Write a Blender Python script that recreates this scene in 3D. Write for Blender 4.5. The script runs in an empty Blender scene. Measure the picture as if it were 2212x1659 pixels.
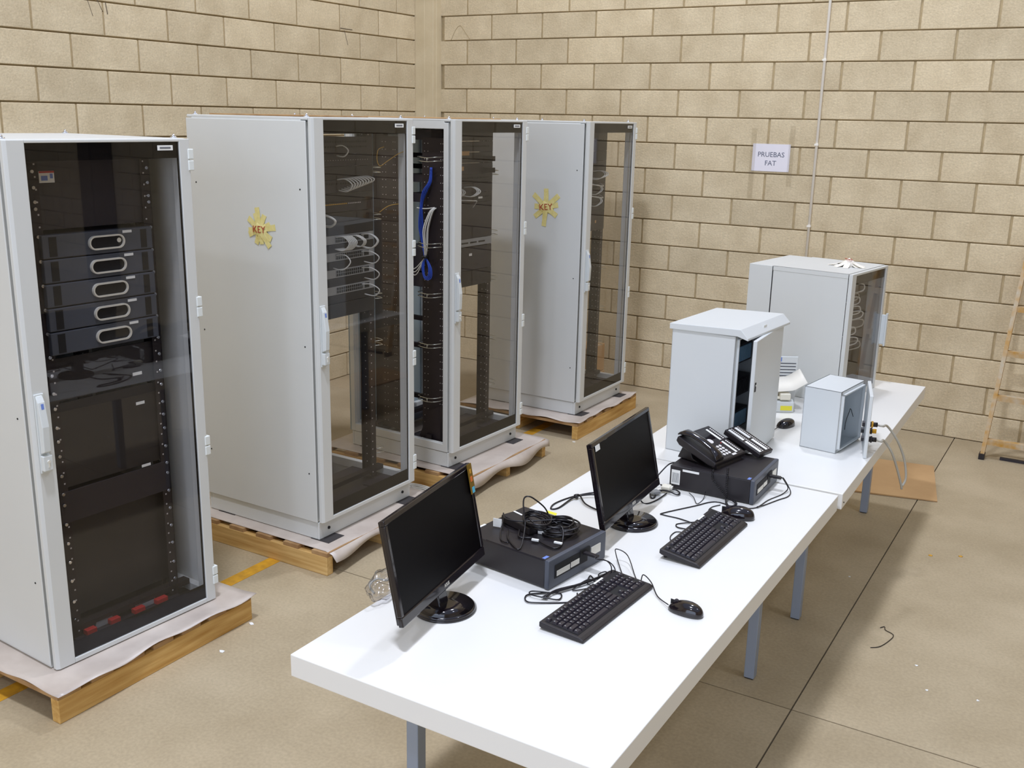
import bpy, bmesh, math, random
from mathutils import Vector, Matrix
random.seed(7)
S = bpy.context.scene
COL = S.collection
PI = math.pi

# ---------------------------------------------------------------- camera
cam_d = bpy.data.cameras.new('camera'); cam = bpy.data.objects.new('camera', cam_d); COL.objects.link(cam)
F, YAW, PITCH, ROLL = 2187.48, -0.5362, -0.2577, 0.0211
cam_d.sensor_width = 36.0; cam_d.lens = 36.0 * F / 2212.0
cam_d.clip_start = 0.05; cam_d.clip_end = 100
fw = Vector((math.sin(YAW) * math.cos(PITCH), math.cos(YAW) * math.cos(PITCH), math.sin(PITCH)))
rt = Vector((math.cos(YAW), -math.sin(YAW), 0)); up = rt.cross(fw)
r2 = math.cos(ROLL) * rt + math.sin(ROLL) * up; u2 = -math.sin(ROLL) * rt + math.cos(ROLL) * up
cam.matrix_world = Matrix(((r2.x, u2.x, -fw.x, 4.9126), (r2.y, u2.y, -fw.y, -7.7921), (r2.z, u2.z, -fw.z, 2.2196), (0, 0, 0, 1)))
S.camera = cam

# ---------------------------------------------------------------- world, lamps, exposure
W = bpy.data.worlds.new('world'); S.world = W; W.use_nodes = True
W.node_tree.nodes['Background'].inputs[0].default_value = (0.84, 1.0, 1.32, 1)
W.node_tree.nodes['Background'].inputs[1].default_value = 0.50

def lamp(name, loc, power, size, col):
    d = bpy.data.lights.new(name, 'AREA'); d.shape = 'DISK'; d.size = size; d.energy = power; d.color = col
    o = bpy.data.objects.new(name, d); COL.objects.link(o); o.location = loc
    return o
WARM = (0.97, 1.03, 1.20)
lamp('high_bay_lamp', (3.2, -6.6, 7.6), 265, 0.55, WARM)
lamp('high_bay_lamp', (2.9, -1.4, 7.6), 140, 0.55, WARM)
lamp('high_bay_lamp', (7.6, -4.2, 7.6), 60, 0.6, WARM)
lamp('high_bay_lamp', (3.6, -11.5, 7.6), 110, 0.7, WARM)
gate = bpy.data.lights.new('gate_daylight', 'AREA'); gate.shape = 'RECTANGLE'; gate.size = 8.0; gate.size_y = 5.0
gate.energy = 250; gate.color = (0.86, 0.99, 1.26)
go = bpy.data.objects.new('gate_daylight', gate); COL.objects.link(go); go.location = (5.0, -14.3, 2.6); go.rotation_euler = (math.pi / 2, 0, 0)
S.view_settings.view_transform = 'Standard'; S.view_settings.look = 'None'
S.view_settings.gamma = 1.0; S.view_settings.use_curve_mapping = False
S.view_settings.exposure = 0.0

# ---------------------------------------------------------------- materials
def lin(c):
    c = [x / 255.0 for x in c]
    return tuple(x / 12.92 if x <= .04045 else ((x + .055) / 1.055) ** 2.4 for x in c) + (1.0,)

def mat(name, rgb, rough=0.5, metal=0.0, var=0.0, scale=8.0, rgb2=None, bump=0.0, bscale=60.0, rnd=0.0, spec=0.5, coat=0.0, emis=None, fine=0.0, stretch=None):
    m = bpy.data.materials.new(name); m.use_nodes = True
    nt = m.node_tree; b = nt.nodes['Principled BSDF']
    b.inputs['Roughness'].default_value = rough; b.inputs['Metallic'].default_value = metal
    b.inputs['Specular IOR Level'].default_value = spec; b.inputs['Coat Weight'].default_value = coat
    c = lin(rgb)
    tc = nt.nodes.new('ShaderNodeTexCoord')
    n = nt.nodes.new('ShaderNodeTexNoise'); n.inputs['Scale'].default_value = scale; n.inputs['Detail'].default_value = 5
    if stretch:
        mp = nt.nodes.new('ShaderNodeMapping'); mp.inputs['Scale'].default_value = stretch
        nt.links.new(tc.outputs['Object'], mp.inputs['Vector']); nt.links.new(mp.outputs[0], n.inputs['Vector'])
    else: nt.links.new(tc.outputs['Object'], n.inputs['Vector'])
    r = nt.nodes.new('ShaderNodeValToRGB')
    r.color_ramp.elements[0].position = .3; r.color_ramp.elements[1].position = .7
    c2 = lin(rgb2) if rgb2 else tuple(x * (1 - var) for x in c[:3]) + (1,)
    r.color_ramp.elements[0].color = c2; r.color_ramp.elements[1].color = c
    nt.links.new(n.outputs['Fac'], r.inputs['Fac'])
    out = r.outputs['Color']
    if rnd:
        oi = nt.nodes.new('ShaderNodeObjectInfo'); mr = nt.nodes.new('ShaderNodeMapRange')
        mr.inputs['To Min'].default_value = 1 - rnd; mr.inputs['To Max'].default_value = 1 + rnd * .4
        nt.links.new(oi.outputs['Random'], mr.inputs['Value'])
        va = nt.nodes.new('ShaderNodeVectorMath'); va.operation = 'ADD'
        nt.links.new(tc.outputs['Object'], va.inputs[0]); cm = nt.nodes.new('ShaderNodeCombineXYZ')
        mu = nt.nodes.new('ShaderNodeMath'); mu.operation = 'MULTIPLY'; mu.inputs[1].default_value = 37
        nt.links.new(oi.outputs['Random'], mu.inputs[0]); nt.links.new(mu.outputs[0], cm.inputs[0])
        nt.links.new(cm.outputs[0], va.inputs[1]); nt.links.new(va.outputs[0], n.inputs['Vector'])
        mx = nt.nodes.new('ShaderNodeVectorMath'); mx.operation = 'SCALE'
        nt.links.new(out, mx.inputs[0]); nt.links.new(mr.outputs[0], mx.inputs['Scale']); out = mx.outputs[0]
    if fine:
        n3 = nt.nodes.new('ShaderNodeTexNoise'); n3.inputs['Scale'].default_value = 75; n3.inputs['Detail'].default_value = 3
        nt.links.new(tc.outputs['Object'], n3.inputs['Vector']); m3 = nt.nodes.new('ShaderNodeMapRange')
        m3.inputs['From Min'].default_value = .3; m3.inputs['From Max'].default_value = .7
        m3.inputs['To Min'].default_value = 1 - fine; m3.inputs['To Max'].default_value = 1 + fine * .6; nt.links.new(n3.outputs['Fac'], m3.inputs['Value'])
        x3 = nt.nodes.new('ShaderNodeVectorMath'); x3.operation = 'SCALE'
        nt.links.new(out, x3.inputs[0]); nt.links.new(m3.outputs[0], x3.inputs['Scale']); out = x3.outputs[0]
    nt.links.new(out, b.inputs['Base Color'])
    if bump:
        n2 = nt.nodes.new('ShaderNodeTexNoise'); n2.inputs['Scale'].default_value = bscale; n2.inputs['Detail'].default_value = 6
        nt.links.new(tc.outputs['Object'], n2.inputs['Vector'])
        bp = nt.nodes.new('ShaderNodeBump'); bp.inputs['Strength'].default_value = bump; bp.inputs['Distance'].default_value = 0.004
        nt.links.new(n2.outputs['Fac'], bp.inputs['Height']); nt.links.new(bp.outputs['Normal'], b.inputs['Normal'])
    if emis:
        b.inputs['Emission Color'].default_value = lin(emis[0]); b.inputs['Emission Strength'].default_value = emis[1]
    return m

def glassy(name, tint, ior=1.45, rough=0.01, mult=1.0):
    m = bpy.data.materials.new(name); m.use_nodes = True; nt = m.node_tree
    nt.nodes.remove(nt.nodes['Principled BSDF']); out = nt.nodes['Material Output']
    t = nt.nodes.new('ShaderNodeBsdfTransparent'); t.inputs[0].default_value = tuple(tint) + (1,)
    g = nt.nodes.new('ShaderNodeBsdfGlossy'); g.inputs['Roughness'].default_value = rough
    f = nt.nodes.new('ShaderNodeFresnel'); ge = nt.nodes.new('ShaderNodeNewGeometry')
    mr = nt.nodes.new('ShaderNodeMapRange'); mr.inputs['To Min'].default_value = ior; mr.inputs['To Max'].default_value = 1 / ior
    nt.links.new(ge.outputs['Backfacing'], mr.inputs['Value']); nt.links.new(mr.outputs[0], f.inputs['IOR'])
    mm = nt.nodes.new('ShaderNodeMath'); mm.operation = 'MULTIPLY'; mm.inputs[1].default_value = mult
    mx = nt.nodes.new('ShaderNodeMixShader')
    nt.links.new(f.outputs[0], mm.inputs[0]); nt.links.new(mm.outputs[0], mx.inputs[0])
    nt.links.new(t.outputs[0], mx.inputs[1]); nt.links.new(g.outputs[0], mx.inputs[2]); nt.links.new(mx.outputs[0], out.inputs[0])
    return m

M = dict(
    block=mat('concrete_block', (226, 209, 175), .9, rgb2=(208, 190, 156), scale=5, bump=.6, bscale=90, rnd=.10, spec=.2, fine=.10),
    mortar=mat('mortar', (192, 172, 134), .95, var=.25, scale=12, bump=.5, spec=.2),
    pillar=mat('concrete_pillar', (222, 206, 172), .9, rgb2=(200, 182, 146), scale=3, bump=.3, spec=.2),
    floor=mat('floor_concrete', (187, 170, 140), .6, rgb2=(167, 150, 120), scale=2.2, bump=.15, bscale=30, rnd=.03, spec=.35, fine=.10),
    joint=mat('joint_filler', (96, 84, 72), .9, var=.2),
    yellow=mat('yellow_paint', (226, 168, 40), .6, rgb2=(190, 138, 40), scale=20),
    paint=mat('light_grey_paint', (212, 213, 209), .38, var=.03, scale=3),
    paint_in=mat('grey_inner_sheet', (150, 165, 172), .5, var=.06),
    white_paint=mat('white_enclosure_paint', (212, 215, 214), .42, var=.02, scale=3),
    hinge=mat('hinge_zinc', (226, 230, 226), .35, var=.02),
    handle=mat('handle_plastic', (214, 218, 216), .3, var=.02),
    chrome=mat('chrome', (225, 225, 230), .15, 1.0),
    steel=mat('steel_wire', (205, 205, 195), .3, .9),
    rail=mat('black_rail', (46, 38, 40), .5, .2, var=.2, spec=.4),
    hole=mat('rail_hole', (196, 190, 186), .5),
    black=mat('black_plastic', (33, 28, 31), .45, var=.15, scale=20),
    black2=mat('black_sheet_metal', (44, 38, 44), .5, var=.15, scale=20),
    gloss=mat('gloss_black', (26, 20, 24), .12, coat=.3),
    key=mat('key_plastic', (40, 36, 46), .35, var=.1),
    screen=mat('matte_screen', (6, 4, 6), .4, spec=.12),
    bezel=mat('server_bezel', (76, 80, 90), .45, var=.1, scale=10),
    band=mat('black_glass_print', (10, 7, 8), .6, spec=.1),
    darkslot=mat('dark_slot', (14, 12, 14), .7),
    silver=mat('silver_trim', (232, 228, 216), .35, .2),
    label=mat('white_label', (240, 240, 236), .6, var=.02),
    print_=mat('label_print', (110, 112, 118), .6),
    ink=mat('ink_text', (96, 100, 118), .7),
    red=mat('red_marker', (170, 60, 40), .6),
    redp=mat('red_plastic', (188, 46, 46), .45),
    blue=mat('blue_cable', (40, 74, 176), .45),
    bluep=mat('blue_print', (110, 135, 205), .5),
    cyan=mat('cyan_sticker', (80, 185, 220), .4),
    orange=mat('orange_print', (214, 110, 40), .5),
    gold=mat('gold_film', (130, 100, 30), .25),
    yel=mat('yellow_label', (232, 222, 60), .5),
    wcable=mat('white_cable', (222, 220, 212), .4),
    gcable=mat('grey_cable', (176, 172, 160), .4),
    bcable=mat('black_cable', (24, 20, 24), .35),
    ycable=mat('yellow_fibre', (206, 160, 50), .4),
    switch=mat('switch_grey', (162, 164, 166), .45, .2),
    table=mat('white_laminate', (234, 232, 226), .35, var=.015, scale=4),
    tleg=mat('grey_blue_leg', (150, 160, 176), .4, .2),
    wood=mat('pine_wood', (218, 178, 108), .7, rgb2=(182, 134, 62), scale=9, bump=.2, stretch=(4, .35, 5)),
    woodx=mat('pine_wood_across', (222, 186, 122), .7, rgb2=(186, 142, 76), scale=9, bump=.2, stretch=(.35, 4, 5)),
    woodd=mat('pallet_deck', (186, 150, 104), .8, rgb2=(150, 112, 70), scale=9),
    film=mat('packing_foam', (208, 196, 184), .35, rgb2=(184, 170, 158), scale=6, spec=.6),
    pad=mat('rubber_pad', (56, 52, 52), .7),
    card=mat('cardboard', (200, 162, 114), .85, rgb2=(184, 146, 100), scale=3),
    paper=mat('paper', (238, 234, 240), .7, var=.03),
    paper2=mat('cream_paper', (238, 232, 218), .7, var=.03),
    tape=mat('masking_tape', (228, 216, 150), .6, rgb2=(214, 198, 120), scale=40),
    cream=mat('cream_plastic', (232, 226, 208), .45),
    key_w=mat('key_white', (224, 220, 216), .45),
    ladder=mat('ladder_metal', (196, 184, 160), .6, rgb2=(190, 140, 50), scale=14),
    conduit=mat('conduit_plastic', (246, 240, 228), .5),
    glandy=mat('yellow_gland', (236, 176, 40), .5),
    bpanel=mat('mounting_plate', (160, 200, 226), .5),
)
M['glass'] = glassy('tinted_door_glass', (.925, .92, .92), 1.5, .01, .75)
M['bag'] = glassy('clear_plastic_bag', (.93, .93, .95), 1.6, .15, 1.6)
M['ctape'] = glassy('clear_tape', (.965, .96, .95), 1.5, .35, .5)

# ---------------------------------------------------------------- mesh helpers
class MB:
    def __init__(s): s.v = []; s.f = []; s.mi = []; s.sm = []
    def add(s, v, f, mi=0, smooth=False):
        o = len(s.v); s.v += [tuple(p) for p in v]; s.f += [tuple(i + o for i in q) for q in f]
        s.mi += [mi] * len(f); s.sm += [smooth] * len(f); return s
    def box(s, a, b, mi=0, T=None):
        x0, y0, z0 = a; x1, y1, z1 = b
        if x0 > x1: x0, x1 = x1, x0
        if y0 > y1: y0, y1 = y1, y0
        if z0 > z1: z0, z1 = z1, z0
        v = [(x0, y0, z0), (x1, y0, z0), (x1, y1, z0), (x0, y1, z0), (x0, y0, z1), (x1, y0, z1), (x1, y1, z1), (x0, y1, z1)]
        if T: v = [T @ Vector(p) for p in v]
        return s.add(v, [(0, 3, 2, 1), (4, 5, 6, 7), (0, 1, 5, 4), (1, 2, 6, 5), (2, 3, 7, 6), (3, 0, 4, 7)], mi)
    def prism(s, poly, axis, a, b, mi=0, T=None):
        # poly: 2-D points in the plane normal to axis, extruded from a to b
        def P(p, t):
            if axis == 'x': q = (t, p[0], p[1])
            elif axis == 'y': q = (p[0], t, p[1])
            else: q = (p[0], p[1], t)
            return T @ Vector(q) if T else q
        n = len(poly)
        v = [P(p, a) for p in poly] + [P(p, b) for p in poly]
        f = [tuple(range(n)), tuple(range(2 * n - 1, n - 1, -1))] + [(i, i + n, (i + 1) % n + n, (i + 1) % n) for i in range(n)]
        return s.add(v, f, mi)
    def cyl(s, c, r, h, n=20, axis='z', mi=0, r2=None, T=None, smooth=True):
        r2 = r if r2 is None else r2; v = []
        for k, (rr, t) in enumerate(((r, 0), (r2, h))):
            for i in range(n):
                a = 2 * PI * i / n; x, y = rr * math.cos(a), rr * math.sin(a)
                p = (x, y, t) if axis == 'z' else ((t, x, y) if axis == 'x' else (y, t, x))
                p = Vector(p) + Vector(c); v.append(T @ p if T else p)
        s.add(v, [(i, (i + 1) % n, (i + 1) % n + n, i + n) for i in range(n)], mi, smooth)
        o = len(s.v) - 2 * n
        s.f += [tuple(o + n - 1 - i for i in range(n)), tuple(o + n + i for i in range(n))]; s.mi += [mi] * 2; s.sm += [False] * 2
        return s
    def tube(s, pts, r, n=6, mi=0, sub=4, closed=False):
        P = smooth_path([Vector(p) for p in pts], sub, closed) if sub > 1 else [Vector(p) for p in pts]
        m = len(P); v = []; N = None
        for i, p in enumerate(P):
            t = (P[min(i + 1, m - 1)] - P[max(i - 1, 0)])
            if t.length < 1e-9: t = Vector((0, 0, 1))
            t.normalize()
            if N is None: N = t.orthogonal().normalized()
            N = (N - t * N.dot(t)); N = N.normalized() if N.length > 1e-6 else t.orthogonal().normalized()
            B = t.cross(N)
            for k in range(n):
                a = 2 * PI * k / n; v.append(p + r * (math.cos(a) * N + math.sin(a) * B))
        f = [(i * n + k, i * n + (k + 1) % n, (i + 1) * n + (k + 1) % n, (i + 1) * n + k) for i in range(m - 1) for k in range(n)]
        s.add(v, f, mi, True)
        o = len(s.v) - m * n
        s.f += [tuple(o + n - 1 - k for k in range(n)), tuple(o + (m - 1) * n + k for k in range(n))]; s.mi += [mi] * 2; s.sm += [False] * 2
        return s
    def mesh(s, name, mats):
        me = bpy.data.meshes.new(name); me.from_pydata(s.v, [], s.f)
        for m in mats: me.materials.append(m)
        me.polygons.foreach_set('material_index', s.mi); me.polygons.foreach_set('use_smooth', s.sm)
        me.update(); return me

def smooth_path(P, sub, closed=False):
    out = []; n = len(P)
    for i in range(n - 1):
        p0, p1, p2, p3 = P[max(i - 1, 0)], P[i], P[i + 1], P[min(i + 2, n - 1)]
        for k in range(sub):
            t = k / sub
            out.append(.5 * ((2 * p1) + (-p0 + p2) * t + (2 * p0 - 5 * p1 + 4 * p2 - p3) * t * t + (-p0 + 3 * p1 - 3 * p2 + p3) * t ** 3))
    out.append(P[-1]); return out

def link(o, parent=None):
    COL.objects.link(o)
    if parent: o.parent = parent
    return o
def ob(name, mb, m, parent=None, loc=(0, 0, 0), rot=(0, 0, 0), bevel=0, seg=2, label=None, kind=None):
    ms = [m] if not isinstance(m, (list, tuple)) else list(m)
    me = mb.mesh(name, [M[x] for x in ms]) if isinstance(mb, MB) else mb
    o = bpy.data.objects.new(name, me); o.location = loc; o.rotation_euler = rot; link(o, parent)
    if bevel:
        b = o.modifiers.new('bevel', 'BEVEL'); b.width = bevel; b.segments = seg; b.limit_method = 'ANGLE'; b.angle_limit = 0.6
    if label: o['label'] = label
    if kind: o['kind'] = kind
    return o
def tag(o, label, cat, group=None):
    o['label'] = label; o['category'] = cat
    if group: o['group'] = group
    return o
def root(name, loc, rz, label, cat, group=None):
    o = bpy.data.objects.new(name, None); o.empty_display_size = .1; o.location = loc; o.rotation_euler = (0, 0, rz); link(o)
    return tag(o, label, cat, group)
def box(a, b): return MB().box(a, b)
def copy_tree(o, parent=None):
    c = o.copy(); COL.objects.link(c); c.parent = parent
    for ch in list(o.children): copy_tree(ch, c)
    return c
def text_mesh(body, size, depth=0.0005, align='CENTER'):
    cu = bpy.data.curves.new('txt', 'FONT'); cu.body = body; cu.size = size; cu.extrude = depth; cu.align_x = align; cu.align_y = 'CENTER'
    cu.resolution_u = 3
    t = bpy.data.objects.new('txt', cu); COL.objects.link(t)
    bpy.context.view_layer.update()
    me = bpy.data.meshes.new_from_object(t.evaluated_get(bpy.context.evaluated_depsgraph_get()))
    bpy.data.objects.remove(t); me.materials.clear(); return me

# ================================================================ THE SETTING
XL = -0.7253; CH = 0.2043; NC = 16
TOPZ = 8.0
mb = MB()
JX, JY = 4.08, -4.2; g = .003
sl = ob('floor', box((XL - .4, -14, -.16), (14, .3, -.012)), 'joint'); sl['kind'] = 'structure'
for xa, xb in ((XL - .3, JX), (JX, 8.6), (8.6, 13.9)):
    for ya, yb in ((-14, -8.8), (-8.8, JY), (JY, .2)):
        ob('floor_slab', box((xa + g, ya + g, -.15), (xb - g, yb - g, 0)), 'floor', sl)
def wall_mesh(length): return box((0, 0, 0), (1, 1, 1))
wb = ob('wall_back', box((XL - .2, .020, 0), (14, .24, TOPZ)), 'mortar'); wb['kind'] = 'structure'
wl = ob('wall_left', box((XL - .24, -14, 0), (XL - .020, .020, TOPZ)), 'mortar'); wl['kind'] = 'structure'
wr = ob('wall_right', box((14, -14, 0), (14.2, .24, TOPZ)), 'block'); wr['kind'] = 'structure'
wf = ob('wall_front', MB().box((XL - .24, -14.2, 0), (1.0, -14, TOPZ)).box((9.0, -14.2, 0), (14.2, -14, TOPZ)).box((1.0, -14.2, 5.1), (9.0, -14, TOPZ)), 'block'); wf['kind'] = 'structure'

GX, GZ = .0075, .0045
bcache = {}
def block_mesh(L):
    k = round(L, 3)
    if k in bcache: return bcache[k]
    bm = bmesh.new(); bmesh.ops.create_cube(bm, size=1)
    bmesh.ops.scale(bm, vec=(L - 2 * GX, .05, CH - 2 * GZ), verts=bm.verts)
    bmesh.ops.bevel(bm, geom=[e for e in bm.edges], offset=.0035, segments=1, affect='EDGES')
    # mortar of the upright joint at one end
    res = bmesh.ops.create_cube(bm, size=1); vs = res['verts']
    bmesh.ops.scale(bm, vec=(2 * GX + .004, .044, CH - 2 * GZ - .002), verts=vs); bmesh.ops.translate(bm, vec=(L / 2, .006, 0), verts=vs)
    for f_ in {f_ for v_ in vs for f_ in v_.link_faces}: f_.material_index = 1
    me = bpy.data.meshes.new('block'); bm.to_mesh(me); bm.free(); me.materials.append(M['block']); me.materials.append(M['mortar']); bcache[k] = me; return me
def place_block(L, s0, k, wall):
    o = bpy.data.objects.new('block', block_mesh(L))
    c = s0 + L / 2; pr = random.uniform(-.0015, .0015)
    if wall == 'b': o.location = (c, .025 - pr, (k + .5) * CH); link(o, wb)
    else: o.location = (XL - .025 + pr, -c, (k + .5) * CH); o.rotation_euler = (0, 0, PI / 2); link(o, wl)
    o.rotation_euler.rotate_axis('Z', random.uniform(-.003, .003))
for k in range(NC):
    # back wall: joints at 0.5 i on even courses, shifted by a quarter metre on odd ones
    x = -.53
    nxt = (-.5 if k % 2 == 0 else -.25)
    if nxt - x > .06: place_block(nxt - x + .01, x - .01, k, 'b')
    x = nxt
    while x < 5.2: place_block(.5, x, k, 'b'); x += .5
    y = .116; nxt = .38 + (0 if k % 2 else .25) - (0 if k % 2 else 0)
    place_block(nxt - y + .01, y - .01, k, 'l'); y = nxt
    while y < 6.2: place_block(.5, y, k, 'l'); y += .5
rest = MB()
for k in range(39):
    x = 5.5 if k % 2 == 0 else 5.25
    if k >= NC: x = -.5 if k % 2 == 0 else -.25
    if k < NC and x < 5.2: x += .5
    while x < 13.6: rest.box((x + GX, 0, k * CH + GZ), (x + .5 - GX, .05, (k + 1) * CH - GZ)); x += .5
ob('far_blocks', rest, 'block', wb, kind='stuff')
rest = MB()
for k in range(39):
    y = .38 + (0 if k % 2 else .25)
    while y < 6.2 and k < NC: y += .5
    while y < 13.5: rest.box((XL - .05, -y - .5 + GX, k * CH + GZ), (XL, -y - GX, (k + 1) * CH - GZ)); y += .5
ob('far_blocks', rest, 'block', wl, kind='stuff')
# corner pillar with a recessed groove
pm = MB().box((XL - .01, -.116, 0), (-.53, .02, TOPZ)).box((XL, -.119, 0), (-.62, -.11, TOPZ))
pm.box((-.535, -.07, 0), (-.526, .01, TOPZ))
pl = ob('pillar', pm, 'pillar', bevel=.006); pl['kind'] = 'structure'
# dark steel columns further along the hall (outside the frame)
for i, x in enumerate((7.4, 10.4, 13.2)):
    c = ob('column', MB().box((x, -.3, 0), (x + .3, -.02, TOPZ)).box((x + .02, -.32, 0), (x + .28, -.3, TOPZ)), 'black2'); c['kind'] = 'structure'
# old pencil and scuff marks on the blocks
for k, (pts, wall) in enumerate((
    ([(-3.49, 2.86), (-3.47, 2.80), (-3.46, 2.77)], 'l'), ([(-3.42, 2.87), (-3.385, 2.80)], 'l'), ([(-3.36, 2.86), (-3.35, 2.79)], 'l'),
    ([(-1.13, 2.885), (-.98, 2.882)], 'l'), ([(-1.08, 2.87), (-1.055, 2.80), (-1.04, 2.76)], 'l'),
    ([(-.42, 2.86), (-.37, 2.95), (-.32, 2.985), (-.27, 2.93), (-.21, 2.86)], 'b'))):
    P = [(XL + .0005, a_, z_) if wall == 'l' else (a_, -.0005, z_) for a_, z_ in pts]
    ob('scuff_mark', MB().tube(P, .0022, 5, sub=3), 'joint' if wall == 'l' else 'mortar', wl if wall == 'l' else wb)
# painted line
st = ob('trim_floor_line', box((1.40, -9.5, -.002), (1.475, -.25, .0015)), 'yellow'); st['kind'] = 'structure'

# ================================================================ WALL THINGS
t = root('paper_sign', (2.535, -.001, 1.96), 0, 'white paper sheet with printed words taped to the back wall', 'sign')
ob('sheet', box((-.145, -.004, -.102), (.145, -.0015, .102)), 'paper', t)
for i, (b, z) in enumerate((('PRUEBAS', .022), ('FAT', -.042))):
    me = text_mesh(b, .052); me.materials.append(M['ink'])
    o = bpy.data.objects.new('lettering', me); o.location = (.0, -.0042, z); o.rotation_euler = (PI / 2, 0, 0); link(o, t)
for (x, z0, z1) in ((-.142, -.31, .22), (.152, -.21, .24)):
    ob('tape_strip', box((x - .02, -.0055, z0), (x + .02, -.0044, z1)), 'ctape', t)
cm = MB().cyl((0, 0, 0), .011, TOPZ - .02, 12)
t = root('wall_conduit', (2.875, -.013, 0.01), 0, 'thin pale conduit pipe running straight up the back wall', 'pipe')
ob('pipe', cm, 'conduit', t)
for z in (.9, 1.45, 2.05, 2.65, 3.25): ob('clip', MB().box((-.014, -.016, z), (.014, .012, z + .014)), 'conduit', t)

# ladder
t = root('ladder', (4.309, -.39, 0), 0, 'paint-stained metal ladder leaning on the back wall at the right', 'ladder')
sx, sy = .0583, .252      # lean per metre of height
def on(z, dx=0): return Vector((sx * z * .9 + dx, sy * z, z))
for k, dx in enumerate((0, .44)):
    m_ = MB(); a, b = on(.03, dx), on(1.45, dx)
    vs = []
    for p in (a, b): vs += [p + Vector(q) for q in ((-.013, -.03, 0), (.013, -.03, 0), (.013, .03, 0), (-.013, .03, 0))]
    m_.add(vs, [(0, 3, 2, 1), (4, 5, 6, 7), (0, 1, 5, 4), (1, 2, 6, 5), (2, 3, 7, 6), (3, 0, 4, 7)])
    ob('rail', m_, 'ladder', t)
    ob('foot', box((dx - .018, -.036, 0), (dx + .018, .036, .04)), 'black', t)
for z in (.13, .43, .73, 1.03, 1.33):
    p = on(z); ob('rung', box((p.x + .0, p.y - .028, z - .03), (p.x + .44, p.y + .022, z + .008)), 'ladder', t)
o = ob('dark_strip', box((4.42, -.36, .0), (5.2, -.335, .018)), 'black2'); tag(o, 'thin dark strip along the floor at the ladder foot', 'bar')  # narrow dark strip along the floor beside the ladder

# ================================================================ RACKS
def cable(name, pts, r, m, label=None, cat='cable', group=None, parent=None, sub=5, n=6, kind=None):
    o = ob(name, MB().tube(pts, r, n, sub=sub), m, parent)
    if label: tag(o, label, cat, group)
    if kind: o['kind'] = kind
    return o

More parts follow.
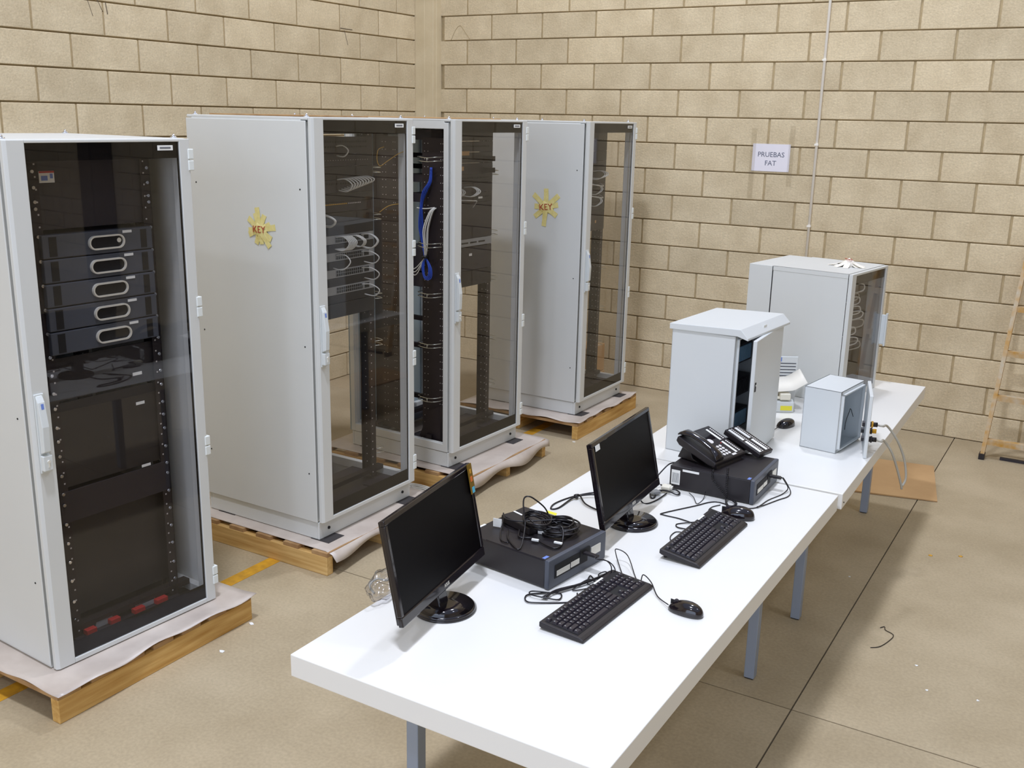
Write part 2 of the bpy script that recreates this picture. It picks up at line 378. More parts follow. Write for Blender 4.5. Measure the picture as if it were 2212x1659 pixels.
RW, RD, BASE = .765, .793, .1238
def make_rack(name, X, Y, a, label, plinth, left, right, rear, rd_front, unlit=False):
    t = root(name, (X, Y, BASE), a, label, 'server rack', 'tall glass-door server racks')
    z0 = .095 if plinth else 0.0; H = 2.077 if plinth else 1.988
    if plinth:
        ob('plinth', MB().box((.004, .004, 0), (RW - .004, .02, z0 - .003)).box((.004, RD - .02, 0), (RW - .004, RD - .004, z0 - .003))
           .box((.004, .02, 0), (.02, RD - .02, z0 - .003)).box((RW - .02, .02, 0), (RW - .004, RD - .02, z0 - .003)), 'paint', t, bevel=.003)
        for x in (.075, RW - .075): ob('plinth_bolt', MB().cyl((x, -.001, .045), .008, .008, 10, 'y'), 'darkslot', t)
        for x, y in ((.0, .0), (RW - .13, .0), (0, RD - .13)): ob('foot_pad', box((x, y - .06, -.003), (x + .12, y + .06, .0)), 'pad', t)
    # frame
    f = MB(); p = .034
    for x in (0, RW - p):
        for y in (.012, RD - p): f.box((x, y, z0), (x + p, y + p, H - .02)); f.box((x + .01, y + .008 if y < .1 else y - .006, z0), (x + p + .008, y + p + .006, H - .03))
    for z in (z0, H - .055):
        for y in (.012, RD - p): f.box((p, y, z), (RW - p, y + p, z + .05))
        for x in (0, RW - p): f.box((x, .04, z), (x + p, RD - p, z + .05))
    ob('frame', f, 'paint', t, bevel=.003)
    ob('roof', MB().box((0, 0, H - .014), (RW, RD, H)), 'paint', t, bevel=.004)
    for x in (.03, RW - .03):
        for y in (.03, RD - .03): ob('roof_bolt', MB().cyl((x, y, H), .013, .006, 12).cyl((x, y, H + .006), .008, .01, 10, r2=.004), 'chrome', t)
    zi = z0 + .012
    if left:
        ob('side_panel', box((-.006, .006, zi if not plinth else z0), (0.0, RD, H - .016)), 'paint', t, bevel=.003)
        s = MB()
        for y in (.05, RD - .05):
            for z in (.35, 1.0, 1.75): s.cyl((-.0075, y, z), .004, .003, 8, 'x')
        ob('panel_screws', s, 'darkslot', t, kind='stuff')
    if right: ob('side_panel', box((RW, .006, z0), (RW + .004, RD, H - .016)), 'paint', t)
    if rear: ob('rear_panel', box((.004, RD, z0), (RW - .004, RD + .012, H - .01)), 'paint_in', t)
    ob('base_plate', MB().box((.03, .02, z0 + .004), (RW - .03, .30, z0 + .012)).box((.03, .32, z0 + .004), (RW - .03, .40, z0 + .012)).box((.03, .6, z0 + .004), (RW - .03, RD - .02, z0 + .012)).box((.52, .05, z0 + .012), (.66, .15, z0 + .02)), 'black2', t)
    # 19 inch rails
    dz0, dz1 = z0 + .02, H - .06
    for y in (rd_front, .62):
        for side in (0, 1):
            x = .150 if side == 0 else .622
            r = MB().box((x, y, dz0), (x + .042, y + .004, dz1)).box((x if side == 0 else x + .038, y, dz0), (x + .004 if side == 0 else x + .042, y + .085, dz1))
            r.box((x if side == 0 else x + .02, y + .08, dz0), (x + .022 if side == 0 else x + .042, y + .085, dz1))
            n = int((dz1 - dz0) / .045)
            for k in range(n):
                z = dz0 + .03 + k * .045
                xc = x + (.030 if side == 0 else .012)
                r.box((xc - .003, y - .0008, z), (xc + .003, y + .001, z + .006), 1)
                if side:
                    for yy in (.03, .06): r.box((x + .0372, y + yy, z), (x + .0385, y + yy + .005, z + .005), 1)
            ob('mounting_rail', r, ('rail', 'hole'), t)
    # cross rails under the roof and over the floor
    for ya, za, zb in ((rd_front, z0 + .05, z0 + .075), (.6, z0 + .05, z0 + .075), (rd_front, H - .075, H - .06)): ob('cross_rail', box((.04, ya, za), (RW - .04, ya + .04, zb)), 'rail', t)
    # door
    d0, d1 = -.030, -.003
    GL, GR, GB, GT = .076, RW - .052, z0 + .022, H - .012
    d = MB()
    d.prism([(0, d1), (0, d0 + .008), (.012, d0), (GL, d0), (GL, d1)], 'z', z0 + .002, H - .001)
    d.box((GR, d0, z0 + .002), (RW - .004, d1, H - .001)); d.box((GL, d0, z0 + .002), (GR, d1, GB)); d.box((GL, d0, GT), (GR, d1, H - .001))
    d.box((GR + .03, d1, z0 + .05), (GR + .04, d1 + .006, H - .05))
    dr = ob('door', d, 'paint', t, bevel=.0025)
    ob('glass_pane', box((GL, d0 + .003, GB), (GR, d0 + .007, GT)), 'glass', dr)
    bw = .062; bl = .008
    ob('glass_border', MB().box((GL, d0 + .0075, GT - bw), (GR, d0 + .0095, GT)).box((GL, d0 + .0075, GB), (GR, d0 + .0095, GB + bw + .004))
       .box((GL, d0 + .0075, GB + bw), (GL + bl * .4, d0 + .0095, GT - bw)).box((GR - bl, d0 + .0075, GB + bw), (GR, d0 + .0095, GT - bw)), 'band', dr)
    ob('name_label', MB().box((GR - .10, d0 + .0015, GT - .032), (GR - .03, d0 + .0028, GT - .013)), 'label', dr)
    ob('name_print', MB().box((GR - .09, d0 + .0009, GT - .026), (GR - .04, d0 + .0014, GT - .019)), 'print_', dr)
    hz = (.80 if not plinth else .905)
    h = MB()
    h.box((.014, d0 - .006, hz), (.052, d0, hz + .30))
    h.prism([(d0 - .006, hz + .075), (d0 - .030, hz + .085), (d0 - .034, hz + .18), (d0 - .020, hz + .27), (d0 - .006, hz + .295), (d0 - .006, hz + .24)], 'x', .018, .046)
    h.box((.015, d0 - .026, hz + .012), (.051, d0 - .006, hz + .07))
    ob('handle', h, 'handle', dr, bevel=.003)
    ob('handle_sticker', MB().prism([(d0 - .0245, hz + .245), (d0 - .0225, hz + .265), (d0 - .0215, hz + .265), (d0 - .0235, hz + .245)], 'x', .028, .038), 'bluep', dr)
    ob('lock', MB().cyl((.034, d0 - .030, hz + .048), .0055, .005, 12, 'y').box((.0315, d0 - .0295, hz + .026), (.0365, d0 - .025, hz + .045)), 'silver', dr)
    for z in (z0 + .115, z0 + .715, z0 + 1.315, H - .082):
        ob('hinge', MB().box((RW - .014, d0 - .004, z - .042), (RW + .012, d1 + .012, z - .002)).box((RW - .014, d0 - .004, z + .002), (RW + .012, d1 + .012, z + .042)), 'hinge', t, bevel=.003)
    return t
rA = make_rack('server_rack', 1.6285, -5.6847, 1.5112, 'nearest grey rack at the left frame edge, glass door over five black servers', False, True, True, True, .10)
rB = make_rack('server_rack', 1.6578, -4.1916, 1.5631, 'grey rack with yellow tape on its plain side panel, grey switches behind its glass', True, True, False, False, .165)
rC = make_rack('server_rack', 1.5737, -2.9190, 1.5272, 'grey rack with its side panel removed showing blue and white cables inside', True, False, False, True, .165)
rD = make_rack('server_rack', 1.6846, -1.4534, 1.5632, 'farthest grey rack by the back wall with yellow tape on its side', True, True, False, False, .165)
RK = {'A': rA, 'B': rB, 'C': rC, 'D': rD}
PR = {'A': (1.6285, -5.6847, 1.5112), 'B': (1.6578, -4.1916, 1.5631), 'C': (1.5737, -2.9190, 1.5272), 'D': (1.6846, -1.4534, 1.5632)}
def rloc(r, x, y, z):
    X, Y, a = PR[r]; return Vector((X + math.cos(a) * x - math.sin(a) * y, Y + math.sin(a) * x + math.cos(a) * y, BASE + z))
def rroot(name, r, x, y, z, label, cat, group=None): return root(name, rloc(r, x, y, z), PR[r][2], label, cat, group)
EX0, EX1 = .155, .655
# --- rack A : five 2U servers
words = ['topmost', 'second from the top', 'middle', 'fourth from the top', 'lowest']
sv = None
for i in range(5):
    z = 1.557 - i * .0905
    if sv is None:
        t = rroot('rack_server', 'A', 0, 0, z, '', 'server')
        ob('chassis', box((.178, .115, .002), (.632, .70, .086)), 'black2', t)
        b = MB(); b.box((.170, .078, .001), (.640, .115, .088))
        ob('bezel', b, 'bezel', t, bevel=.004)
        ob('vent_panel', MB().box((.196, .0765, .008), (.226, .079, .080)).box((.585, .0765, .008), (.612, .079, .080)), 'darkslot', t)
        # oval recess with a bright rim
        def stadium(L, R, n=10):
            p = [(L / 2 + R * math.cos(-PI / 2 + PI * k / n), R * math.sin(-PI / 2 + PI * k / n)) for k in range(n + 1)]
            return p + [(-x, -y) for x, y in p]
        o_, i_ = stadium(.10, .027), stadium(.10, .021); n_ = len(o_)
        rim = MB(); v = []
        for yy in (.066, .078):
            for q in (o_, i_): v += [(.430 + x, yy, .044 + zz_) for x, zz_ in q]
        fs = []
        for k in range(n_):
            j = (k + 1) % n_
            fs += [(k, j, n_ + j, n_ + k), (k, 2 * n_ + k, 2 * n_ + j, j), (n_ + k, n_ + j, 3 * n_ + j, 3 * n_ + k)]
        rim.add(v, fs); ob('oval_rim', rim, 'silver', t)
        ob('oval_window', MB().prism([(.430 + x, .044 + zz_) for x, zz_ in i_], 'y', .0742, .0755), 'darkslot', t)
        ob('asset_label', box((.505, .0755, .072), (.545, .0775, .082)), 'label', t)
        sv = t
    else:
        t = copy_tree(sv); t.location = rloc('A', 0, 0, z)
    t['label'] = '%s of the five black servers with silver oval windows' % words[i]; t['group'] = 'black servers in the nearest rack'
t = sv; ob('power_button', MB().cyl((.485, .0725, .047), .009, .003, 12, 'y'), 'silver', t)
# rack A other contents
t = rroot('rack_blank', 'A', 0, 0, 1.66, 'black blanking panel with a small picture sticker above the servers', 'panel')
ob('plate', box((.155, .112, 0), (.655, .118, .255)), 'black2', t)
ob('sticker', MB().box((.202, .1105, .170), (.262, .1115, .212)), 'label', t)
ob('sticker_print', MB().box((.21, .1098, .178), (.235, .1104, .195), 0).box((.245, .1098, .185), (.256, .1104, .202), 0), 'bluep', t)
ob('sticker_band', MB().box((.203, .1098, .205), (.262, .1104, .2115)), 'redp', t)
t = rroot('rack_blank', 'A', 0, 0, 1.01, 'narrow black blanking panel under the lowest server', 'panel')
ob('plate', box((.155, .112, 0), (.655, .118, .165)), 'black', t); ob('asset_label', box((.525, .110, .035), (.568, .1115, .048)), 'label', t)
t = rroot('rack_shelf', 'A', 0, 0, .52, 'black shelf tray halfway down the nearest rack', 'shelf')
ob('front_lip', box((.155, .098, 0), (.655, .104, .13)), 'black2', t, bevel=.002); ob('tray', box((.165, .10, .0), (.645, .6, .006)), 'black2', t)
ob('label_strip', box((.525, .0965, .134), (.568, .098, .145)), 'label', t)
t = rroot('rack_blank', 'A', 0, 0, .66, 'wide black blanking panel with a white label above the shelf tray', 'panel')
ob('plate', box((.155, .112, 0), (.655, .118, .34)), 'black', t); ob('asset_label', box((.530, .110, .26), (.570, .1115, .272)), 'label', t)
t = rroot('rack_blank', 'A', 0, 0, .10, 'large black blanking panel in the bottom of the nearest rack', 'panel')
ob('plate', box((.155, .14, 0), (.655, .146, .41)), 'black', t)
t = rroot('terminal_strip', 'A', 0, 0, .028, 'row of grey and red terminal blocks at the bottom of the nearest rack', 'connector strip')
ob('tray', box((.155, .06, -.016), (.66, .30, 0)), 'black2', t)
for x0, x1, c in ((.20, .245, 'redp'), (.255, .335, 'switch'), (.31, .355, 'redp'), (.425, .475, 'redp'), (.44, .545, 'switch'), (.535, .59, 'redp')):
    y = .075 if c == 'redp' else .10
    ob('terminal_block', box((x0, y, 0), (x1, y + .03, .022 if c == 'redp' else .030)), c, t, bevel=.002)
s = MB()
for z in (.11, .19, .28, .36, .44, .52, .60, .645, .72, .80, .86, .915, .99, 1.05, 1.12, 1.19, 1.28, 1.37, 1.46, 1.55, 1.64, 1.74, 1.765, 1.816, 1.873):
    for x in (.165, .643):
        s.cyl((x, .088, z), .0065, .010, 8, 'y')
ob('cage_screws', s, 'chrome', rA, kind='stuff')

# --- generic 1U helpers in racks B, C, D
def unit(name, r, z, h, label, cat, m='black2', depth=.30, y=.155, group=None, x0=EX0, x1=EX1):
    t = rroot(name, r, 0, 0, z, label, cat, group)
    ob('faceplate', box((x0, y, 0), (x1, y + .006, h - .001)), m, t, bevel=.001)
    if depth: ob('chassis', box((x0 + .03, y + .006, .003), (x1 - .03, y + depth, h - .006)), 'black2', t)
    return t
def ports(t, y, xs, z, w=.011, h=.009, m='darkslot', name='port_row'):
    b = MB()
    for x in xs: b.box((x, y - .0012, z), (x + w, y, z + h))
    return ob(name, b, m, t)
def loop(r, x0, z0, x1, z1, out, rr=.0028, m='wcable', label='white patch cable looped out of a panel', grp=None, y=.155, drop=0):
    P = [(x0, y, z0), (x0 + .004, y - out * .6, z0 + .004), ((x0 + x1) / 2 + .01, y - out, (z0 + z1) / 2 + .004), (x1 + .004, y - out * .65, z1 - .003), (x1, y, z1)]
    o = ob('patch_cable', MB().tube([rloc(r, *p) for p in P], rr, 6, sub=6), m)
    return tag(o, label, 'cable', grp)
# rack B
t = unit('patch_bay', 'B', 1.90, .085, 'dark patch panel at the top of the taped rack', 'patch panel')
ports(t, .155, [EX0 + .03 + k * .018 for k in range(24)], .03); ports(t, .155, [EX0 + .03 + k * .018 for k in range(24)], .055)
t = unit('patch_bay', 'B', 1.84, .060, 'thin dark panel with printed number row in the taped rack', 'patch panel')
ports(t, .155, [EX0 + .02 + k * .019 for k in range(24)], .028, .004, .003, 'hole', 'number_marks')
t = unit('cable_manager', 'B', 1.775, .064, 'dark brush strip above the white cable fan in the taped rack', 'cable manager', 'black')
t = unit('patch_bay', 'B', 1.71, .064, 'dark panel the fan of white cables comes out of', 'patch panel')
ports(t, .155, [EX0 + .03 + k * .018 for k in range(24)], .04)
t = unit('cable_manager', 'B', 1.665, .044, 'black cable guide under the fan of white cables', 'cable manager', 'black')
t = unit('fibre_patch_bay', 'B', 1.615, .049, 'fibre panel with a row of orange and yellow marks', 'patch panel')
ports(t, .155, [EX0 + .10 + k * .014 for k in range(14)], .036, .010, .005, 'ycable', 'orange_marks'); ports(t, .155, [EX0 + .30 + k * .013 for k in range(8)], .036, .008, .005, 'hole', 'white_marks')
t = unit('rack_blank', 'B', 1.50, .112, 'deep dark panel above the topmost grey switch', 'panel', 'black')
wsw = ['topmost', 'second', 'third', 'lowest']
for i, zt in enumerate((1.455, 1.368, 1.282, 1.195)):
    t = unit('network_switch', 'B', zt, .044, '%s grey network switch in the taped rack' % wsw[i], 'network switch', 'switch', .35, group='grey network switches')
    ob('port_bank', MB().box((.35, .1535, .007), (.56, .155, .020)).box((.35, .1535, .023), (.56, .155, .036)), 'darkslot', t)
    g_ = MB()
    for k in range(13): g_.box((.35 + k * .0166, .1525, .006), (.352 + k * .0166, .1536, .037))
    ob('port_dividers', g_, 'switch', t)
    ob('name_label', box((.205, .1535, .022), (.255, .155, .034)), 'label', t)
    ob('indicator_window', box((.575, .1535, .008), (.612, .155, .034)), 'darkslot', t)
    t = unit('cable_manager', 'B', zt - .043, .042, 'black cable guide under the %s grey switch' % wsw[i], 'cable manager', 'black', .1, group='black cable guides between switches')
t = unit('rack_shelf', 'B', 1.075, .075, 'deep black shelf above the open bottom of the taped rack', 'shelf', 'black', .45)
# white cable fan
for k in range(9): loop('B', .375 + k * .022, 1.775 + .001 * k, .385 + k * .0215, 1.722 + k * .0045, .085, .0034, 'wcable', 'white cable in the fan of looped patch cables', 'white cable fan in the taped rack')
loop('B', .37, 1.938, .375, 1.893, .07, .0035, 'wcable', 'single white loop cable high in the taped rack')
for k in range(6): loop('B', .352 + k * .012, 1.489, .345 + k * .012, 1.43, .085, .003, 'wcable', 'white cable in the bunch on the topmost switch', 'white cable bunch on the topmost switch')
for k in range(3): loop('B', .455 + k * .010, 1.487, .48 + k * .009, 1.437, .080, .003, 'wcable', 'white cable beside the bunch on the topmost switch', 'three loose white cables on the topmost switch')
for k in range(2): loop('B', .555 + k * .008, 1.487, .55 + k * .012, 1.425, .10, .003, 'wcable', 'white cable at the right end of the topmost switch', 'pair of cables at the switch end')
loop('B', .355, 1.398, .330, 1.335, .095, .003, 'wcable', 'white cable hanging from the left ports of the second switch')
for zt, w in ((1.398, 'second'), (1.312, 'third'), (1.225, 'lowest')): loop('B', .555, zt, .575, zt - .055, .10, .0032, 'wcable', 'white cable at the right end of the %s switch' % w)
loop('B', .20, 1.61, .235, 1.56, .11, .006, 'wcable', 'thick white cable emerging at the left of the dark panel')
cable('earth_wire', [rloc('B', *p) for p in ((.735, -.005, 1.915), (.70, .02, 1.90), (.64, .05, 1.86), (.60, .06, 1.84), (.575, .06, 1.87), (.585, .06, 1.92), (.62, .05, 1.935))], .0018, 'ycable', 'thin yellow wire looped from the glass door of the taped rack', 'wire')
cable('earth_wire', [rloc('B', *p) for p in ((.64, .10, 1.60), (.69, .08, 1.63), (.74, .05, 1.64))], .0018, 'ycable', 'short yellow wire crossing lower behind the same glass', 'wire')
# rack C
ct = [(1.95, .07, 'black'), (1.885, .064, 'black2'), (1.82, .064, 'black'), (1.755, .064, 'black2'), (1.70, .054, 'black'), (1.64, .059, 'black2'), (1.58, .059, 'black'), (1.36, .219, 'black2')]
nm = ['topmost', 'second', 'third', 'fourth', 'fifth', 'sixth', 'seventh', 'tallest']
for i, (z, h, m_) in enumerate(ct):
    t = unit('patch_bay' if i < 7 else 'rack_blank', 'C', z, h, '%s dark panel behind the glass of the open-sided rack' % nm[i], 'panel', m_, .32 if i in (0, 4, 6) else .08, group='dark panels in the open-sided rack')
    if i in (1, 4, 6): ports(t, .155, [EX0 + .03 + k * .018 for k in range(24)], h * .45)
for z, x1 in ((1.865, .40), (1.775, .345)):
    o = ob('tan_label', box((0, 0, 0), (x1 - .24, .001, .025)), 'card', None, rloc('C', .24, .152, z), (0, 0, PR['C'][2])); tag(o, 'faint tan strip %s in the open-sided rack' % ('on the upper dark panel' if z > 1.8 else 'below the upper tan strip'), 'label')
t = unit('slotted_rack_unit', 'C', 1.31, .048, 'light grey panel with four dark slots in the open-sided rack', 'panel', 'switch', .1)
ports(t, .155, [.235, .33, .42, .51], .018, .07, .009, name='slots')
t = unit('rack_unit', 'C', 1.16, .145, 'dark unit with a small white label under the grey panel', 'unit', 'black2', .4)
ob('small_label', box((.41, .1535, .09), (.44, .155, .105)), 'label', t)
t = unit('rack_shelf', 'C', 1.06, .098, 'dark shelf at the bottom of the stack in the open-sided rack', 'shelf', 'black', .4)
o = ob('white_tag', box((0, 0, 0), (.045, .001, .012)), 'label', None, rloc('C', .50, .152, 1.60), (0, 0, PR['C'][2])); tag(o, 'small white tag beside the cables in the open-sided rack', 'label')
for k in range(3): loop('C', .35 + k * .008, 1.675, .33 + k * .004, 1.627, .10 + k * .008, .0028, 'wcable', 'white cable looped beside two others in the open-sided rack', 'three white loops in the open-sided rack')
for k in range(3): loop('C', .215 + k * .006, 1.672, .21, 1.63, .08 + k * .01, .003, 'wcable', 'white cable half hidden by the door stile of the open-sided rack', 'half hidden white loops')
cable('patch_cable', [rloc('C', *p) for p in ((.30, .15, 1.60), (.36, .09, 1.598), (.41, .10, 1.59), (.44, .15, 1.55))], .003, 'wcable', 'white cable lying flat across the dark panel, open-sided rack')
# vertical cable management plates in the open side of rack C
for i, (y0, y1, ztop) in enumerate(((.10, .275, 2.0), (.46, .60, 2.0))):
    t = rroot('vertical_cable_plate', 'C', 0, 0, .12, ('front' if i == 0 else 'rear') + ' black perforated plate inside the open side of the rack', 'cable plate')
    v = MB().box((.095, y0, .02), (.100, y1, ztop - .15))
    ob('plate', v, 'rail', t)
    hb = MB()
    for k in range(40):
        z = .06 + k * .045
        for yy in (y0 + .02, y0 + .035, y1 - .045, y1 - .02): hb.box((.094, yy, z), (.0951, yy + .004, z + .004))
    ob('perforations', hb, 'hole', t, kind='stuff')
    if i == 0:
        for z in (1.72, 1.22, .92, .61, .27):
            rg = MB()
            for dz in (0, .022): rg.tube([(.094, y1 - .01, z + dz), (.035, y1 - .012, z + dz), (.028, (y0 + y1) / 2, z + dz - .006), (.04, y0 + .03, z + dz), (.094, y0 + .015, z + dz)], .0024, 5, sub=2)
            rg.tube([(.028, (y0 + y1) / 2, z - .006), (.028, (y0 + y1) / 2, z + .016)], .003, 5, sub=1)
            ob('cable_ring', rg, 'steel', t)
        ob('foot_bracket', MB().prism([(y0 + .01, .0), (y1 - .0, .02), (y1 - .08, .20), (y0 + .01, .24)], 'x', .06, .095), 'rail', t)
# depth rails across the open side
for z in (.82, .64, .30, 1.76, 1.83):
    ob('depth_rail', MB().box((.55, .08, z), (.575, RD - .05, z + .03)) if z > 1 else MB().box((.30, .30, z), (.325, RD - .04, z + .028)), 'rail', rC)
# blue bundle and white bundle
def bundle(r, pts, n, spread, rr, m, label, grp, name='network_cable'):
    for k in range(n):
        a = 2 * PI * k / n; dx, dy = spread * math.cos(a), spread * math.sin(a)
        P = [rloc(r, x + dx * f, y + dy * f, z) for (x, y, z, f) in pts]
        cable(name, P, rr, m, label, 'cable', grp)
bundle('C', [(.085, .20, 1.80, .4), (.075, .20, 1.72, .6), (.07, .235, 1.66, 1), (.07, .262, 1.58, .5), (.07, .265, 1.45, 1), (.07, .25, 1.34, .4), (.07, .235, 1.27, .4)], 9, .014, .0024, 'blue', 'blue cable in the tied vertical bundle inside the open rack', 'blue cable bundle')
for k in range(4):
    w = .018 + .008 * k
    cable('network_cable', [rloc('C', .07, .232, 1.27), rloc('C', .066 - .003 * k, .232 + w * .4, 1.22), rloc('C', .065, .232 + w * .1 - .0, 1.16 - .006 * k), rloc('C', .062, .225 - w, 1.16 - .004 * k), rloc('C', .066, .222 - w * .9, 1.21), rloc('C', .07, .232, 1.272)], .003, 'blue', 'blue cable loop hanging under the bundle in the open rack', 'cable', 'blue hanging loops')
bundle('C', [(.088, .172, 1.565, .5), (.07, .19, 1.54, .8), (.06, .222, 1.44, 1.2), (.06, .222, 1.34, .8), (.07, .232, 1.275, .3)], 7, .013, .0035, 'wcable', 'white cable in the drooping bundle beside the blue one', 'white cable bundle')
cable('network_cable', [rloc('C', *p) for p in ((.075, .30, 1.56), (.072, .26, 1.558), (.075, .22, 1.56), (.088, .175, 1.568))], .0035, 'wcable', 'white cable crossing level at the top of the white bundle')
for k in range(3): cable('network_cable', [rloc('C', *p) for p in ((.07, .235, 1.27), (.075, .27, 1.235 - .012 * k), (.085, .33, 1.19 - .02 * k), (.10, .43, 1.17 + .02 * k), (.11, .50, 1.26), (.11, .50, 1.38 + .02 * k), (.10, .46, 1.46 + .02 * k))], .003, 'wcable', 'white cable sweeping back in a wide loop from the tie', 'cable', 'wide white loops')
t = rroot('cable_tie', 'C', .07, .235, 1.265, 'black strap binding the blue and white cables together', 'strap')
ob('strap', MB().cyl((0, 0, 0), .022, .016, 14), 'black', t)
# rack D
dt = [(1.95, .07, 'black'), (1.87, .079, 'black2'), (1.80, .069, 'black'), (1.72, .079, 'black2'), (1.64, .079, 'black'), (1.57, .069, 'black2'), (1.50, .069, 'black'), (1.44, .059, 'black2'), (1.29, .149, 'black')]
nm = ['topmost', 'second', 'third', 'fourth', 'fifth', 'sixth', 'seventh', 'eighth', 'lowest']
for i, (z, h, m_) in enumerate(dt):
    t = unit('patch_bay', 'D', z, h, '%s dark panel behind the glass of the farthest rack' % nm[i], 'panel', m_, .3 if i % 2 else .1, group='dark panels in the farthest rack')
    if i in (3, 5, 7): ports(t, .155, [EX0 + .03 + k * .018 for k in range(24)], h * .5)
t = rroot('label_plate', 'D', 0, 0, 1.30, 'pair of small amber marks on the lowest dark panel', 'label')
ob('mark', box((.42, .152, .04), (.436, .1535, .06)), 'card', t); ob('mark', box((.50, .152, .045), (.52, .1535, .065)), 'card', t)
for k in range(3): loop('D', .44 + k * .008, 1.725, .37 + k * .01, 1.675 + .004 * k, .11 + k * .01, .003, 'wcable', 'white cable in the upper loop of the farthest rack', 'upper white loops in the farthest rack')
for zz_ in (1.63, 1.545):
    w = 'middle' if zz_ > 1.6 else 'lower'
    cable('patch_cable', [rloc('D', *p) for p in ((.33, .15, zz_ + .015), (.38, .09, zz_), (.47, .08, zz_ - .008), (.55, .15, zz_ + .004))], .0045, 'wcable', 'white cable stretched across the %s panel of the farthest rack' % w)
    for k in range(2): loop('D', .42 + k * .006, zz_ - .005, .38, zz_ - .062, .09 + k * .01, .003, 'wcable', 'white cable hooking down from the %s panel of the farthest rack' % w, w + ' hooks in the farthest rack')
loop('D', .25, 1.64, .27, 1.575, .08, .004, 'wcable', 'white cable at the left edge of the farthest rack glass')

# side rings visible beside the rails of racks B, C, D
for r, zs in (('B', (1.80, 1.555, 1.13, .87, .25)), ('C', (1.74, 1.36, 1.06, .66, .36)), ('D', (.98, .66, .38))):
    for z in zs:
        rg = MB()
        for dz in (0, .025): rg.tube([(.668, .17, z + dz), (.715, .15, z + dz), (.73, .20, z + dz + .003), (.72, .25, z + dz), (.67, .25, z + dz)], .002, 5, sub=2)
        ob('cable_ring', rg, 'steel', RK[r])

# tape "KEY" on rack sides and box top
def taped_key(loc, rot, rad, label, strips, spin=0.0, bump=.006, m='tape'):
    t = bpy.data.objects.new('taped_key', None); t.location = loc; t.rotation_euler = rot; link(t); tag(t, label, 'taped key')
    for i in range(strips):
        a = spin + 2 * PI * i / strips + random.uniform(-.25, .25); L = rad * random.uniform(.65, 1.05); w = rad * .12
        m_ = MB(); v = []
        for k in range(4):
            s_ = k / 3; zz_ = bump * (1 - s_) ** 1.5 + .001 + .002 * (k % 2) * (1 - s_)
            for sg in (-1, 1): v.append((math.cos(a) * L * s_ - math.sin(a) * sg * w * (1 + .25 * random.random()), math.sin(a) * L * s_ + math.cos(a) * sg * w * (1 + .25 * random.random()), zz_ + i * .0002))
        n = len(v); v2 = [(x, y, max(0.0, z - .0012)) for x, y, z in v]
        f = []
        for k in range(3): f += [(2 * k, 2 * k + 1, 2 * k + 3, 2 * k + 2), (n + 2 * k, n + 2 * k + 2, n + 2 * k + 3, n + 2 * k + 1), (2 * k, 2 * k + 2, n + 2 * k + 2, n + 2 * k), (2 * k + 1, n + 2 * k + 1, n + 2 * k + 3, 2 * k + 3)]
        f += [(0, n, n + 1, 1), (6, 7, n + 7, n + 6)]
        ob('tape_piece', MB().add(v + v2, f), m, t)
    bm = bmesh.new(); bmesh.ops.create_icosphere(bm, subdivisions=3, radius=1)
    for v_ in bm.verts:
        p = v_.co; q = 1 + .14 * math.sin(p.x * 6 + spin) * math.cos(p.y * 5) + .08 * math.sin(p.y * 11 + p.x * 7)
        v_.co = Vector((p.x * rad * .46 * q, p.y * rad * .34 * q, max(0, p.z) * (bump + .004) * q))
    lm = bpy.data.meshes.new('lump'); bm.to_mesh(lm); bm.free(); lm.materials.append(M[m])
    for p_ in lm.polygons: p_.use_smooth = True
    link(bpy.data.objects.new('wrapped_key', lm), t)
    me = text_mesh('KEY', rad * .46, .0003); me.materials.append(M['red'])
    o = bpy.data.objects.new('lettering', me); o.location = (0, 0, bump + .0045); o.rotation_euler = (0, 0, spin); link(o, t)
    return t
aB, aD = PR['B'][2], PR['D'][2]
# plane of side panel: local -x normal ; text x axis = -local y direction (towards front = to the right)
def side_rot(a):
    X = Vector((math.sin(a), -math.cos(a), 0)); Z = Vector((-math.cos(a), -math.sin(a), 0)); Y = Z.cross(X)
    return Matrix((X, Y, Z)).transposed().to_euler()
taped_key(rloc('B', -.0065, .315, 1.545), side_rot(aB), .105, 'star of yellow masking tape marked in red on the nearer plain side panel', 12)
taped_key(rloc('D', -.0065, .285, 1.485), side_rot(aD), .135, 'ragged yellow tape cross marked in red on the farthest rack side', 8, .1)

# cardboard sheets on rack tops
o = ob('cardboard_sheet', MB().box((.10, .15, 0), (.62, .74, .006)), 'woodd', None, rloc('B', 0, 0, 2.0785), (0, 0, aB)); tag(o, 'thin brown board lying on the roof of the taped rack', 'cardboard')
o = ob('cardboard_sheet', MB().box((.02, .1, 0), (.66, .66, .006)), 'card', None, rloc('C', 0, 0, 2.0785), (0, 0, PR['C'][2])); tag(o, 'thin tan sheet lying on the roof of the open-sided rack', 'cardboard')

# ================================================================ PALLETS and wrapping
def pallet(x0, y0, x1, y1, along, label, far=False):
    H = .118
    t = root('pallet', (x0, y0, 0), 0, label, 'pallet', 'wooden pallets under the racks')
    w, d = x1 - x0, y1 - y0
    if along == 'y':      # beams run along y (front face is one long plank)
        for x in (0, (w - .05) / 2, w - .045): ob('beam', box((x, 0, 0), (x + .045, d, .098)), 'wood', t, bevel=.003)
        n = 7
        for k in range(n): ob('deck_board', box((0.002, k * (d - .10) / (n - 1), .098), (w - .002, k * (d - .10) / (n - 1) + .10, H)), 'woodd', t)
    else:
        for y in (0, (d - .05) / 2, d - .045): ob('beam', box((0, y, 0), (w, y + .045, .098)), 'woodx', t, bevel=.003)
        n = 6
        for k in range(n): ob('deck_board', box((k * (w - .10) / (n - 1), .002, .098), (k * (w - .10) / (n - 1) + .10, d - .002, H)), 'woodd', t)
    return t
